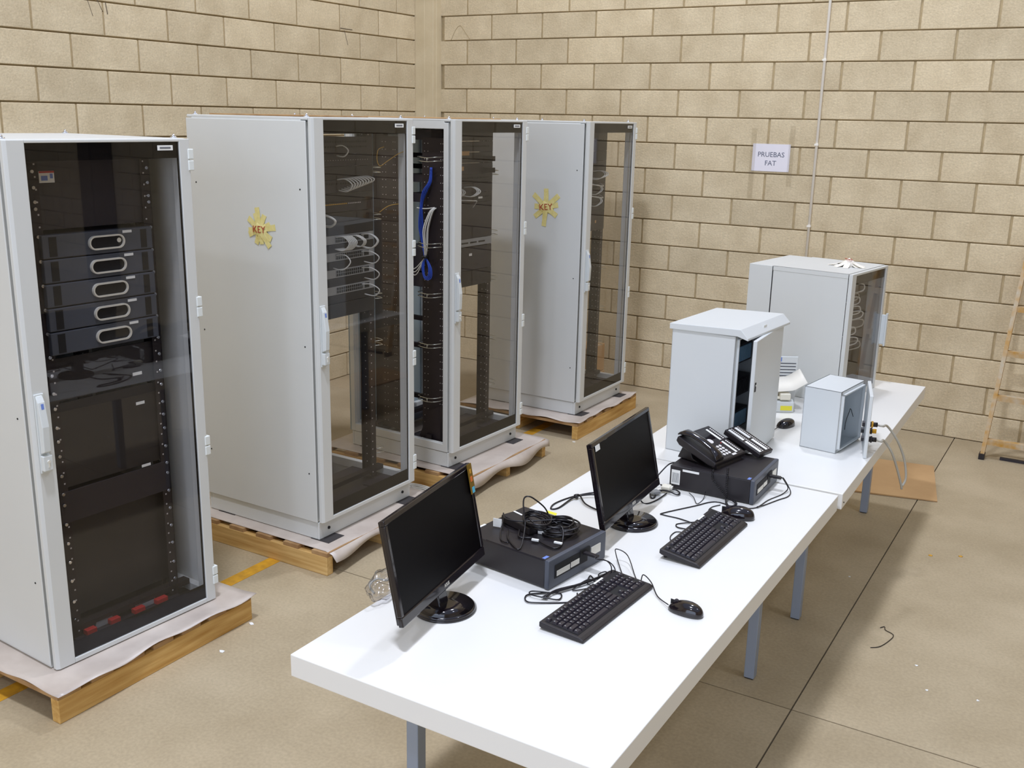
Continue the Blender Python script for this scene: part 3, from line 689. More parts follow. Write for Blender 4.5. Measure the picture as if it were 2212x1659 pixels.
def wrap(x0, y0, x1, y1, label, drop, z=.1186, seed=0):
    # thin sheet over the deck; its edges droop and ripple
    rnd = random.Random(seed); nx, ny = 26, 30; v = []
    ph = [rnd.uniform(0, 6) for _ in range(6)]
    for i in range(nx + 1):
        for j in range(ny + 1):
            x = x0 + (x1 - x0) * i / nx; y = y0 + (y1 - y0) * j / ny; z_ = z + .0015
            e = {'l': x - x0, 'r': x1 - x, 'n': y - y0, 'f': y1 - y}
            for k, (side, dd) in enumerate(drop.items()):
                if dd > 0 and e[side] < .055:
                    s_ = 1 - e[side] / .055; q = y if side in 'lr' else x
                    z_ -= dd * s_ * (.75 + .25 * math.sin(q * 13 + ph[k]))
                    x -= .035 * s_ * s_ * (.8 + .4 * math.sin(q * 9 + ph[k]))
                elif dd < 0 and e[side] < .10:
                    s_ = 1 - e[side] / .10; q = y if side in 'lr' else x
                    z_ += .012 * s_ * (math.sin(q * 21 + ph[k]) * .5 + .5)
                    if side == 'r': x -= .02 * s_ * (math.sin(q * 9 + ph[k + 1]) * .5 + .5)
            v.append((x, y, z_))
    f = [(i * (ny + 1) + j, (i + 1) * (ny + 1) + j, (i + 1) * (ny + 1) + j + 1, i * (ny + 1) + j + 1) for i in range(nx) for j in range(ny)]
    o = ob('wrapping_sheet', MB().add(v, f, 0, True), 'film'); tag(o, label, 'wrapping sheet')
    s = o.modifiers.new('solid', 'SOLIDIFY'); s.thickness = .0015; s.offset = 1
    return o
pallet(.80, -5.79, 1.80, -4.81, 'y', 'pine pallet under the nearest rack with one long front plank')
wrap(.78, -5.80, 1.83, -4.80, 'pale wrapping sheet crumpled between nearest rack and its pallet', dict(r=-1, n=-1), seed=1)
pallet(.74, -4.29, 1.79, -3.33, 'x', 'pine pallet under the rack with the taped side panel')
wrap(.76, -4.27, 1.850, -3.32, 'pale wrapping sheet drooping off the pallet below the taped rack', dict(r=.05), seed=2)
pallet(.62, -3.02, 1.78, -2.06, 'x', 'pine pallet under the open-sided rack, its front gaps half covered')
wrap(.63, -3.00, 1.842, -2.04, 'pale wrapping sheet hanging over the front of the open-sided rack pallet', dict(r=.07), seed=3)
pallet(.80, -1.63, 1.80, -.62, 'y', 'pine pallet under the farthest rack beside the back wall')
wrap(.79, -1.64, 1.82, -.61, 'pale wrapping sheet under the farthest rack with a torn front edge', dict(r=-1, n=-1), seed=4)
# white cables on the floor between racks, carton behind
for k in range(5):
    rr = .09 + .012 * k; cx, cy = 1.47, -3.16
    cable('floor_cable', [(cx + rr * 1.25 * math.cos(a * PI / 5 + k), cy + rr * .75 * math.sin(a * PI / 5 + k), .006 + .006 * k) for a in range(11)], .005, 'wcable', 'white cable coiled on the floor between two racks', 'cable', 'white coil on the floor')
t = root('cardboard_box', (1.02, -.56, 0), .05, 'brown carton standing on the floor behind the farthest rack', 'box')
ob('carton', box((0, 0, 0), (.33, .30, .17)), 'card', t, bevel=.004); ob('carton_lid', box((.005, .005, .174), (.325, .295, .40)), 'card', t, bevel=.004)

# ================================================================ TABLES
TZ = .7553
def table(X, Y, a, w, l, label, legs):
    t = root('work_table', (X, Y, 0), a, label, 'table', 'white work tables')
    ob('tabletop', box((0, 0, TZ - .068), (w, l, TZ)), 'table', t, bevel=.0025)
    for (x, y) in legs:
        ob('leg', box((x - .021, y - .021, .004), (x + .021, y + .021, TZ - .0685)), 'tleg', t, bevel=.003)
        ob('foot_cap', box((x - .018, y - .018, 0), (x + .018, y + .018, .006)), 'black', t)
    ob('frame_rail', MB().box((legs[0][0], legs[0][1] - .018, TZ - .11), (legs[1][0], legs[0][1] + .018, TZ - .069))
       .box((legs[2][0], legs[2][1] - .018, TZ - .11), (legs[3][0], legs[2][1] + .018, TZ - .069)), 'tleg', t)
    return t
table(3.095, -5.916, -.003, .979, 2.152, 'nearest white table carrying both screens and keyboards', [(.235, .27), (.765, .27), (.235, 1.865), (.765, 1.865)])
t2 = table(3.118, -3.756, .0, .975, 2.075, 'far white table carrying the three grey enclosures', [(.235, .315), (.765, .315), (.235, 1.86), (.750, 1.86)])
t2.rotation_euler.z = .012
ob('edge_screw', MB().cyl((.972, .03, TZ - .045), .003, .006, 8, 'x'), 'darkslot', t2)

# ================================================================ MONITORS
def monitor(X, Y, a, w, label, extras, tilt, off):
    t = root('monitor', (X, Y, TZ + .0005), a, label, 'monitor')
    ob('base', MB().cyl((0, 0, 0), .098, .007, 48).cyl((0, 0, .007), .098, .007, 48, r2=.090).cyl((0, 0, .014), .090, .002, 48, r2=.03), 'gloss', t)
    ob('neck', MB().prism([(.0, .012), (.045, .012), (.055, .17), (.035, .19), (.02, .10)], 'x', -.028, .028), 'gloss', t, bevel=.004)
    bpy.context.view_layer.update()
    z0, h = .078, .315; x0 = off - w / 2; x1 = off + w / 2; y0 = -.019
    before = set(t.children)
    hs = MB(); b = .016
    # frame: four borders around a recessed screen, chin deeper
    hs.box((x0, y0, z0), (x1, y0 + .016, z0 + .030)); hs.box((x0, y0, z0 + h - b), (x1, y0 + .016, z0 + h))
    hs.box((x0, y0, z0 + .030), (x0 + b, y0 + .016, z0 + h - b)); hs.box((x1 - b, y0, z0 + .030), (x1, y0 + .016, z0 + h - b))
    hs.box((x0 + .004, y0 + .010, z0 + .004), (x1 - .004, y0 + .024, z0 + h - .004))
    ob('housing', hs, 'gloss', t, bevel=.003)
    ob('rear_cover', MB().prism([(y0 + .024, z0 + .02), (y0 + .050, z0 + .05), (y0 + .052, z0 + .20), (y0 + .024, z0 + .29)], 'x', x0 + .06, x1 - .06), 'black', t, bevel=.004)
    ob('screen', box((x0 + b, y0 + .004, z0 + .030), (x1 - b, y0 + .010, z0 + h - b)), 'screen', t)
    me = text_mesh('ASUS', .014, .0004); me.materials.append(M['silver'])
    o = bpy.data.objects.new('logo', me); o.location = ((x0 + x1) / 2, y0 - .0006, z0 + .014); o.rotation_euler = (PI / 2, 0, 0); link(o, t)
    if extras == 1:
        s = ob('film_strip', box((x1 - .028, y0 - .0022, z0 + .215), (x1 + .002, y0 - .0006, z0 + h - .002)), 'gold', t, label='gold printed film strip down one screen edge')
        ob('film_print', MB().box((x1 - .020, y0 - .003, z0 + .255), (x1 - .006, y0 - .0023, z0 + .272), 0), 'orange', t)
        ob('film_print', MB().box((x1 - .018, y0 - .003, z0 + .282), (x1 - .008, y0 - .0023, z0 + .296), 0), 'yellow', t)
        ob('blue_tab', box((x1 - .018, y0 - .003, z0 + .217), (x1 - .002, y0 - .0023, z0 + .236)), 'cyan', t)
    else:
        ob('white_sticker', box((x0 + .022, y0 - .0016, z0 + h - .034), (x0 + .058, y0 - .0006, z0 + h - .014)), 'label', t)
    piv = Matrix.Translation((0, y0, z0)) @ Matrix.Rotation(-tilt, 4, 'X') @ Matrix.Translation((0, -y0, -z0))
    for o in t.children:
        if o not in before: o.matrix_local = piv @ Matrix.LocRotScale(o.location, o.rotation_euler, o.scale)
    return t
monitor(3.300, -5.455, math.radians(97.9), .548, 'nearer black screen with gold film strip on its edge', 1, math.radians(10.85), -.0177)
monitor(3.495, -4.505, math.radians(92.7), .548, 'farther black screen with a small white corner sticker', 2, math.radians(12.0), -.030)

# ================================================================ DESKTOP COMPUTERS
def pc(X, Y, a, label, extras):
    w, d, h = .325, .355, .10
    t = root('desktop_computer', (X, Y, TZ + .0005), a, label, 'desktop computer')
    ob('case', MB().box((0, .018, .004), (w, d, h)), 'black', t, bevel=.004)
    ob('case_lid', MB().box((.002, .016, h - .001), (w - .002, d - .09, h + .0015)), 'black', t, bevel=.001)
    ob('front_bezel', MB().box((-.002, 0, .002), (w + .002, .018, h + .002)), 'bezel', t, bevel=.004)
    for x in (.02, w - .04):
        for y in (.03, d - .05): ob('foot', box((x, y, 0), (x + .02, y + .02, .004)), 'darkslot', t)
    ob('drive_bay', MB().box((.030, -.0015, .032), (.215, .002, .078)), 'darkslot', t)
    ob('drive_face', MB().box((.040, -.003, .038), (.112, .0, .056)).box((.118, -.003, .040), (.165, .0, .058)), 'silver', t)
    ob('port_panel', box((.235, -.003, .042), (.29, .0, .072)), 'silver', t)
    ob('port_row', MB().box((.17, -.0035, .06), (.225, .0, .082)), 'darkslot', t)
    for k in (0, .013): ob('usb_plug', MB().box((.185 + k * 1.2, -.048, .064 - k * .6), (.201 + k * 1.2, -.002, .073 - k * .6)), 'black', t, bevel=.002)
    ob('maker_sticker', box((.006, .022, h + .0016), (.03, .034, h + .0022)), 'bluep', t)
    if extras == 2:
        ob('serial_label', box((-.0012, d - .045, .022), (0.0, d - .008, .084)), 'label', t)
        s = MB()
        for k in range(6): s.box((-.0018, d - .040 + k * .005, .03), (-.0012, d - .038 + k * .005, .072))
        ob('serial_print', s, 'print_', t)
        ob('strip_label', box((-.0012, d - .125, .083), (0.0, d - .055, .092)), 'label', t)
    else:
        ob('strip_label', box((.02, d - .010, h + .0005), (.10, d - .001, h + .0018)), 'label', t)
    return t
pc(3.510, -5.176, math.radians(82.4), 'black desktop computer under a heap of black cables', 1)
pc(3.824, -4.078, math.radians(90.5), 'black desktop computer carrying the desk phone', 2)

# ================================================================ KEYBOARDS
kcache = {}
def key_mesh(w, dd=.0165):
    k = (round(w, 4), dd)
    if k not in kcache:
        v = [(0, 0, 0), (w, 0, 0), (w, dd, 0), (0, dd, 0), (.002, .003, .006), (w - .002, .003, .006), (w - .002, dd - .001, .0065), (.002, dd - .001, .0065)]
        kcache[k] = MB().add(v, [(0, 3, 2, 1), (4, 5, 6, 7), (0, 1, 5, 4), (1, 2, 6, 5), (2, 3, 7, 6), (3, 0, 4, 7)]).add([(.004, dd - .007, .0066), (.0075, dd - .007, .0066), (.0075, dd - .003, .0068), (.004, dd - .003, .0068)], [(0, 1, 2, 3)], 1).mesh('key', [M['key'], M['switch']])
    return kcache[k]
def keyboard(X, Y, a, w, tilt, label, legs):
    d = .152
    t = root('keyboard', (X, Y, TZ + .0012), a, label, 'keyboard', 'black keyboards')
    t.rotation_euler = (tilt, 0, a)
    ob('case', MB().prism([(0, 0), (0, .008), (.012, .013), (d, .020), (d, .004), (d - .01, 0)], 'x', 0, w), 'black', t, bevel=.003)
    ob('key_well', MB().prism([(.024, .0142), (.024, .0150), (d - .012, .0202), (d - .012, .0194)], 'x', .012, w - .012), 'darkslot', t)
    u = (w - .03) / 22.6
    def Z(y): return .0145 + (y - .012) * .05
    rows = [[1.25, 1.25, 1.25, 6.25, 1.25, 1.25, 1.25, 1.25], [2.25] + [1] * 10 + [2.75], [1.75] + [1] * 11 + [2.25], [1.5] + [1] * 12 + [1.5], [1] * 13 + [2]]
    def put(x, y, uw, dd=.0165):
        o = bpy.data.objects.new('key', key_mesh(uw * u - .0022, dd)); o.location = (.015 + x * u + .001, y, Z(y)); link(o, t)
    ry = lambda r: .026 + r * .0185
    for r, row in enumerate(rows):
        x = 0
        for q in row: put(x, ry(r), q); x += q
    x = 0
    yF = ry(5) + .006
    put(0, yF, 1, .013)
    for gx in (2, 6.5, 11):
        for k in range(4): put(gx + k, yF, 1, .013)
    for k in range(3): put(15.3 + k, yF, 1, .013)
    for k in range(3):
        put(15.3 + k, ry(4), 1); put(15.3 + k, ry(3), 1); put(15.3 + k, ry(0), 1)
    put(16.3, ry(1), 1)
    for r in range(5):
        for k in range(3):
            if r == 0 and k == 1: continue
            put(18.6 + k, ry(r), 2 if (r == 0 and k == 0) else 1)
    put(21.6, ry(4), 1); put(21.6, ry(2), 1); put(21.6, ry(0), 1)
    ob('label_strip', box((w * .70, d - .010, .0205), (w * .70 + .055, d - .003, .0215)), 'label', t)
    if legs:
        for x in (.02, w - .05): ob('flip_foot', box((x, d - .02, -.016), (x + .025, d - .012, .004)), 'black', t)
    return t
keyboard(3.758, -5.419, math.radians(86.6), .448, math.radians(1.5), 'nearer black keyboard lying in front of the computer with cable heap', False)
keyboard(3.858, -4.753, math.radians(88.2), .462, math.radians(6.0), 'farther black keyboard on flip feet with a mouse against its end', True)

# ================================================================ MICE
def mouse(X, Y, Z, a, tilt, label):
    t = root('computer_mouse', (X, Y, Z), a, label, 'mouse'); t.rotation_euler = (tilt, 0, a)
    m_ = MB(); nu, nv = 22, 10; L, Wd, Hh = .058, .031, .036; v = []
    for j in range(nv + 1):
        s_ = j / nv; rr = math.cos(s_ * PI / 2) ** .75 if j < nv else 0; z = Hh * math.sin(s_ * PI / 2) ** .9
        for i in range(nu):
            th = 2 * PI * i / nu; cx = math.cos(th); cy = math.sin(th)
            x = L * rr * math.copysign(abs(cx) ** .85, cx); y = Wd * rr * math.copysign(abs(cy) ** .85, cy) * (1 - .12 * (x / L))
            v.append((x + .008 * s_, y, z * (1 - .18 * (-x / L) if x < 0 else 1) + .002))
    f = [(j * nu + i, j * nu + (i + 1) % nu, (j + 1) * nu + (i + 1) % nu, (j + 1) * nu + i) for j in range(nv) for i in range(nu)]
    f.append(tuple(range(nu - 1, -1, -1)))
    m_.add(v, f, 0, True); ob('shell', m_, 'gloss', t)
    ob('scroll_wheel', MB().cyl((-.034, -.004, .0265), .008, .008, 14, 'y'), 'black2', t)
    ob('button_seam', box((-.054, -.0006, .012), (-.03, .0006, .030)), 'darkslot', t)
    ob('underside', MB().cyl((0, 0, 0), .028, .003, 24), 'black2', t)
    return t
mouse(3.935, -5.072, TZ + .0005, math.radians(-8), 0, 'black mouse alone on the table near its right edge')
m2 = mouse(3.812, -4.232, TZ + .0005, math.radians(8), 0, 'black mouse touching the end of the farther keyboard'); m2.scale = (1.12, 1.12, 1.2)

# ================================================================ DESK PHONE
a = math.radians(76.4); PX, PY, PZ = 3.648, -4.050, .8578
ph = root('desk_phone', (PX, PY, PZ), a, 'black office phone with paper key strips resting on the farther computer', 'phone')
w, L, th = .225, .205, math.radians(20)
T = Matrix.Translation((0, 0, .022)) @ Matrix.Rotation(th, 4, 'X')
b = MB().prism([(0, -.012), (0, .004), (.006, .008), (L, .010), (L, -.012), (L - .02, -.022), (.03, -.02)], 'x', 0, w, T=T)
ob('body', b, 'black', ph, bevel=.004)
ob('stand', MB().prism([(.10, 0), (.205, 0), (.20, .012), (.175, .068), (.15, .06), (.13, .012)], 'x', .03, w - .03), 'black', ph, bevel=.003)
ob('front_foot', MB().prism([(.004, 0), (.03, 0), (.03, .022), (.008, .018)], 'x', .02, w - .02), 'black', ph)
hs = MB()
hp = [(.034, .006, .014), (.034, .02, .026), (.034, .06, .038), (.034, .11, .041), (.034, .16, .038), (.034, .195, .028), (.034, .212, .014)]
hr = [(.027, .010), (.028, .013), (.019, .011), (.018, .011), (.019, .011), (.028, .013), (.027, .010)]
v = []; n = 14
for (x, y, z), (rx, rz) in zip(hp, hr):
    for k in range(n): q = 2 * PI * k / n; v.append(T @ Vector((x + rx * math.cos(q), y, z + rz * math.sin(q))))
fs = [(i * n + k, i * n + (k + 1) % n, (i + 1) * n + (k + 1) % n, (i + 1) * n + k) for i in range(len(hp) - 1) for k in range(n)] + [tuple(range(n - 1, -1, -1)), tuple((len(hp) - 1) * n + k for k in range(n))]
hs.add(v, fs, 0, True); ob('handset', hs, 'gloss', ph)
def onface(parent, name, a_, b_, m_, z=.0092, h=.0012): return ob(name, MB().box((a_[0], a_[1], z), (b_[0], b_[1], z + h), T=T), m_, parent)
ob('display', MB().prism([(.125, .010), (.19, .014), (.19, .009), (.125, .008)], 'x', .075, .17, T=T), 'gloss', ph)
onface(ph, 'key_strip', (.172, .018), (.184, .098), 'label'); onface(ph, 'key_strip', (.178, .108), (.190, .188), 'label')
kb = MB()
for k in range(9):
    for off in (0, .09): kb.box((.198 + off * .06, .020 + off + k * .0088, .0092), (.205 + off * .06, .0255 + off + k * .0088, .0116), T=T)
ob('line_keys', kb, 'key_w', ph)
kp = MB()
for i in range(3):
    for j in range(4): kp.cyl((.098 + i * .019, .028 + j * .0165, .009), .0068, .003, 10, T=T)
ob('keypad', kp, 'key_w', ph)
ob('navigation_key', MB().cyl((.118, .118, .009), .015, .003, 20, T=T), 'key_w', ph)
onface(ph, 'soft_key', (.098, .142), (.135, .149), 'key_w'); onface(ph, 'speaker_key', (.138, .008), (.165, .018), 'key_w')
ob('message_lamp', MB().cyl((.162, .092, .009), .003, .002, 8, T=T), 'redp', ph)
T2 = Matrix.Translation((.252, -.05, .016)) @ Matrix.Rotation(th, 4, 'X')
md = ob('expansion_module', MB().prism([(0, -.012), (0, .010), (.19, .012), (.19, -.012)], 'x', 0, .105, T=T2), 'black', ph, bevel=.004, label='black key extension module beside the phone')
s = MB(); kk = MB()
for cx in (.010, .058):
    for cy in (.010, .100): s.box((cx, cy, .0115), (cx + .014, cy + .080, .0135), T=T2)
    for k in range(20): kk.box((cx + .022, .010 + k * .0087, .0115), (cx + .028, .0148 + k * .0087, .0138), T=T2)
ob('paper_strips', s, 'label', md); ob('module_keys', kk, 'key_w', md)
ob('module_stand', MB().prism([(.03, 0), (.13, 0), (.13, .05), (.10, .06), (.03, .018)], 'x', .265, .345), 'black', ph)

# ================================================================ ENCLOSURES
# middle cabinet, rain roof, door ajar
a = math.radians(85.5); w, d, h = .48, .302, .570
t = root('wall_enclosure', (3.556, -3.630, TZ + .0005), a, 'grey metal enclosure with a sloped rain roof and its door ajar', 'enclosure')
ob('shell', MB().box((0, 0, 0), (.003, d, h)).box((w - .003, 0, 0), (w, d, h)).box((0, 0, 0), (w, d, .003)).box((0, 0, h - .003), (w, d, h)).box((0, d - .003, 0), (w, d, h))
   .box((0, 0, 0), (w, .003, .02)).box((0, 0, h - .02), (w, .003, h)).box((0, 0, 0), (.02, .003, h)).box((w - .02, 0, 0), (w, .003, h)), 'white_paint', t)
ob('door_gasket', MB().box((.02, -.010, .012), (.026, .0, h - .012)).box((w - .026, -.010, .012), (w - .02, .0, h - .012)).box((.02, -.010, .012), (w - .02, 0, .018)).box((.02, -.010, h - .018), (w - .02, 0, h - .012)), 'white_paint', t)
ob('rain_roof', MB().prism([(-.058, h - .012), (-.058, h - .002), (-.022, h + .034), (d + .012, h + .020), (d + .012, h - .006), (-.01, h + .002)], 'x', -.008, w + .008), 'white_paint', t, bevel=.002)
ob('roof_label', MB().box((.20, -.0425, h + .0145), (.235, -.0415, h + .0235), T=Matrix.Translation((0, -.001, 0))), 'label', t)
door = ob('door', MB().box((-(w - .02), -.018, .008), (0, 0, h - .012)), 'white_paint', t, (w - .005, -.016, 0), (0, 0, math.radians(7)), bevel=.003)
ob('door_lock', MB().box((-(w - .035), -.0205, .33), (-(w - .05), -.0175, .37)), 'darkslot', door)
ob('lock_insert', MB().cyl((-(w - .042), -.0225, .358), .004, .003, 10, 'y'), 'silver', door)
ob('mounting_plate', box((.02, d - .03, .03), (w - .02, d - .025, h - .03)), 'bpanel', t)
for i, z in enumerate((.06, .22, .38)):
    t3 = root('terminal_rail', (3.556 - .0, -3.630, TZ + z), a, '%s row of dark terminals inside the enclosure with the door ajar' % ('lowest', 'middle', 'topmost')[i], 'terminal block', 'terminals inside the enclosure')
    ob('terminal_body', box((.03, .10, 0), (w - .04, d - .04, .09)), 'black2', t3)
    sb = MB()
    for k in range(26): sb.box((.035 + k * .015, .094, .01), (.044 + k * .015, .10, .08))
    ob('terminals', sb, 'bpanel' if i != 1 else 'black', t3)
# big box at the far end of the table
a = math.radians(81.5); w, d, h = .515, .565, .705; LX, LY = 3.722, -2.372
t = root('wall_cabinet', (LX, LY, TZ + .0005), a, 'large grey swing-frame cabinet with a glass door at the far table end', 'enclosure')
ys = .425
ob('body', MB().box((0, .0, 0), (.004, ys - .003, h)).box((w - .004, 0, 0), (w, ys - .003, h)).box((0, 0, 0), (w, ys - .003, .004)).box((0, 0, h - .004), (w, ys - .003, h)), 'paint', t, bevel=.002)
ob('top_lip', MB().box((-.002, -.001, h - .022), (.0, ys - .003, h + .002)).box((-.002, -.001, h), (w + .002, ys - .003, h + .002)), 'paint', t)
ob('rear_section', MB().box((0, ys + .003, 0), (w, d, h)), 'paint', t, bevel=.002)
ob('section_gap', MB().box((.003, ys - .004, .003), (w - .003, ys + .004, h - .003)), 'darkslot', t)
dm = MB(); d0, d1 = -.024, -.003; GL, GR = .055, w - .03
dm.box((0, d0, 0), (GL, d1, h)).box((GR, d0, 0), (w, d1, h)).box((GL, d0, 0), (GR, d1, .03)).box((GL, d0, h - .012), (GR, d1, h))
dr = ob('door', dm, 'paint', t, bevel=.002)
ob('glass_pane', box((GL, d0 + .003, .03), (GR, d0 + .007, h - .012)), 'glass', dr)
ob('glass_border', MB().box((GL, d0 + .008, h - .062), (GR, d0 + .010, h - .012)), 'band', dr)
ob('door_handle', MB().box((w - .022, d0 - .028, .26), (w - .004, d0, .43)).box((w - .024, d0 - .034, .25), (w - .002, d0 - .024, .44)), 'handle', dr, bevel=.004)
for x in (.06, .44): ob('mounting_rail', MB().box((x, .06, .02), (x + .025, .065, h - .02)).box((x, .06, .02), (x + .004, .12, h - .02)), 'rail', t)
def bloc(x, y, z): return Vector((LX + math.cos(a) * x - math.sin(a) * y, LY + math.sin(a) * x + math.cos(a) * y, TZ + z))
for i, (z, hh) in enumerate(((.56, .07), (.46, .08), (.36, .08), (.26, .09))):
    t3 = root('rack_unit', bloc(0, 0, z), a, '%s dark unit behind the glass of the table-end cabinet' % ('topmost', 'second', 'third', 'lowest')[i], 'unit', 'dark units in the table-end cabinet')
    ob('faceplate', box((.062, .052, 0), (.43, .058, hh)), 'black2', t3); ob('chassis', box((.09, .058, .003), (.40, .25, hh - .004)), 'black', t3)
for k in range(9):
    x = .12 + .03 * (k % 5) + .02 * (k // 5); z = (.58, .555, .50, .47, .42, .39, .33, .62, .30)[k]
    P = [bloc(x, .052, z), bloc(x + .01, .01, z + .012), bloc(x + .05, -.002 + .004 * (k % 3), z), bloc(x + .05, .01, z - .03), bloc(x - .01, .052, z - .045)]
    o = ob('patch_cable', MB().tube(P, .0035, 6, sub=5), 'wcable' if k % 4 else 'gcable'); tag(o, 'white cable looped behind the glass of the table-end cabinet', 'cable', 'white loops in the table-end cabinet')
taped_key(bloc(.30, .12, h + .0025), (0, 0, a + PI / 2 - 1.2), .11, 'heap of cream tape marked in red on the table-end cabinet roof', 11, .2, bump=.034, m='paper2')
# small open box
a = math.radians(82.6); w, d, h = .295, .172, .292
SX, SY = 3.935, -3.233
t = root('small_enclosure', (SX, SY, TZ + .0005), a, 'small open grey box with a blue back plate and cables through its door', 'enclosure')
ob('shell', MB().box((0, 0, 0), (.003, d, h)).box((w - .003, 0, 0), (w, d, h)).box((0, 0, 0), (w, d, .003)).box((0, 0, h - .003), (w, d, h)).box((0, d - .003, 0), (w, d, h)), 'white_paint', t)
ob('front_lip', MB().box((.012, -.012, .014), (.018, .0, h - .014)).box((w - .018, -.012, .014), (w - .012, 0, h - .014)).box((.012, -.012, .014), (w - .012, 0, .020)).box((.012, -.012, h - .020), (w - .012, 0, h - .014))
   .box((0, 0, 0), (.014, .002, h)).box((w - .014, 0, 0), (w, .002, h)).box((0, 0, 0), (w, .002, .016)).box((0, 0, h - .016), (w, .002, h)), 'white_paint', t)
ob('mounting_plate', box((.012, d - .02, .012), (w - .012, d - .015, h - .012)), 'bpanel', t)
ob('cable_duct', MB().box((.02, .03, .004), (.12, d - .03, .010)).box((.03, .04, .014), (.13, .06, .018)).box((.03, .08, .014), (.13, .10, .018)), 'white_paint', t)
ob('plate_screw', MB().cyl((w - .03, d - .024, h - .04), .004, .005, 8, 'y'), 'darkslot', t)
ob('inner_wire', MB().tube([(.10, d - .025, .19), (.13, d - .04, .15), (.16, d - .05, .10), (.17, d - .06, .03)], .0025, 6), 'bcable', t)
ob('inner_wire', MB().tube([(.245, .02, .12), (.23, .03, .16), (.215, .03, .15), (.21, .04, .10), (.205, .04, .06)], .0016, 6), 'bcable', t)
dr = ob('door', box((-(w - .004), -.016, -.002), (0, 0, h)), 'white_paint', t, (w - .002, -.014, .002), (0, 0, math.radians(21.5)), bevel=.003)
dm = Matrix.Translation((SX, SY, TZ)) @ Matrix.Rotation(a, 4, 'Z') @ Matrix.Translation((w - .002, -.014, .002)) @ Matrix.Rotation(math.radians(21.5), 4, 'Z')
for i, (x, z) in enumerate(((-.16, .125), (-.13, .085), (-.19, .062))):
    ob('cable_gland', MB().cyl((x, -.032, z), .013, .016, 10, 'y').cyl((x, -.055, z), .011, .025, 12, 'y', 0), 'black' if i != 1 else 'glandy', dr)
    ob('gland_nut', MB().cyl((x, -.036, z), .016, .008, 6, 'y', smooth=False), 'glandy' if i == 0 else 'black', dr)
    ob('inner_nut', MB().cyl((x, .0, z), .014, .012, 6, 'y', smooth=False), 'black', dr)
def dloc(x, y, z): return dm @ Vector((x, y, z))
g0 = dloc(-.16, -.05, .125); g1 = dloc(-.19, -.05, .062)
cable('grey_lead', [g0, g0 + Vector((.03, -.003, 0)), (4.11, -3.01, .862), (4.155, -2.97, .79), (4.19, -2.93, .69), (4.205, -2.92, .60), (4.195, -2.93, .56)], .0055, 'gcable', 'upper grey cable drooping from the small open box over the table edge', 'cable')
cable('grey_lead', [g1, g1 + Vector((.03, -.003, -.002)), (4.105, -3.04, .80), (4.14, -3.01, .745), (4.17, -2.97, .65), (4.19, -2.94, .57), (4.194, -2.93, .545)], .0055, 'gcable', 'lower grey cable drooping from the small open box over the table edge', 'cable')
# laser printer behind
t = root('desktop_printer', (3.455, -2.740, TZ + .0005), math.radians(30), 'white device with slatted lid, curled sheet and yellow sticker, between the enclosures', 'printer')
ob('body', MB().prism([(0, 0), (.0, .055), (.03, .065), (.12, .065), (.12, 0)], 'x', 0, .145), 'white_paint', t, bevel=.005)
ob('side_vent', box((.1452, .015, .012), (.147, .105, .052)), 'bezel', t)
ob('yellow_sticker', MB().box((.075, -.0015, .012), (.135, 0.0, .036)), 'yel', t)
cv = MB(); v = []; n = 18
for i in range(n + 1):
    q = i / n; x = -.06 + .27 * q
    for yy in (.0, .17): v.append((x, yy + .02 * q, .100 + .022 * q + .07 * max(0, q - .75) * 2 + (.035 if yy > 0 else 0)))
cv.add(v, [(2 * i, 2 * i + 2, 2 * i + 3, 2 * i + 1) for i in range(n)], 0, True)
o = ob('curled_sheet', cv, 'paper2', t); sm = o.modifiers.new('s', 'SOLIDIFY'); sm.thickness = .0012
ob('paper_support', MB().box((.0, .20, .0), (.20, .208, .255)), 'white_paint', t, bevel=.003)
vb = MB()
for k in range(6): vb.box((.01, .1985, .13 + k * .017), (.19, .20, .1345 + k * .017))
ob('support_slats', vb, 'bezel', t); ob('blue_badge', MB().box((.09, .1975, .228), (.112, .20, .250)), 'bluep', t)
ob('clear_tray', MB().box((-.02, .01, .068), (.09, .10, .082)).box((.0, .02, .082), (.05, .09, .118)).box((.07, .0, .066), (.125, .05, .10)), 'cream', t, bevel=.005)
t = mouse(3.618, -2.93, TZ + .0005, 1.2, 0, 'small black mouse half hidden behind the ajar enclosure door')
cable('mouse_cable', [(3.60, -2.99, .765), (3.59, -3.04, .759), (3.60, -3.07, .759)], .002, 'bcable', 'thin cable of the half hidden mouse behind the enclosure door')

# ================================================================ CABLES ON THE TABLES
t_ = .7582
C = lambda n_, p, r, l, g_=None, m_='bcable': cable(n_, p, r, m_, l, 'cable', g_)
C('mouse_cable', [(3.70, -4.98, .760), (3.675, -4.967, .765), (3.6, -4.868, .79), (3.594, -4.849, .8), (3.639, -4.857, .79), (3.711, -4.949, .765), (3.735, -4.965, .762), (3.74, -4.955, .785), (3.777, -4.974, .775), (3.822, -5.027, .761), (3.878, -5.075, .768)], .0019, 'thin mouse cable arching behind the nearer keyboard')
C('keyboard_cable', [(3.600, -5.15, .762), (3.612, -5.203, .758), (3.519, -5.277, .76), (3.486, -5.28, .76), (3.471, -5.245, .76), (3.502, -5.21, .76), (3.553, -5.178, .76), (3.57, -5.218, .76), (3.526, -5.241, .765), (3.482, -5.244, .765), (3.476, -5.222, .765), (3.53, -5.200, .765)], .0024, 'looped keyboard cable beside the nearer computer corner')
for k in range(5):
    C('cable_bundle', [(3.519 + .004 * k, -5.239, .762 + .003 * (k % 2)), (3.540, -5.189 + .004 * k, .764 + .003 * (k % 3)), (3.590, -5.079 + .003 * k, .764 + .003 * (k % 2)), (3.622, -4.970 + .006 * k, .762 + .003 * (k % 3))], .0024, 'black cable of the tied bundle in front of the nearer computer', 'tied cable bundle')
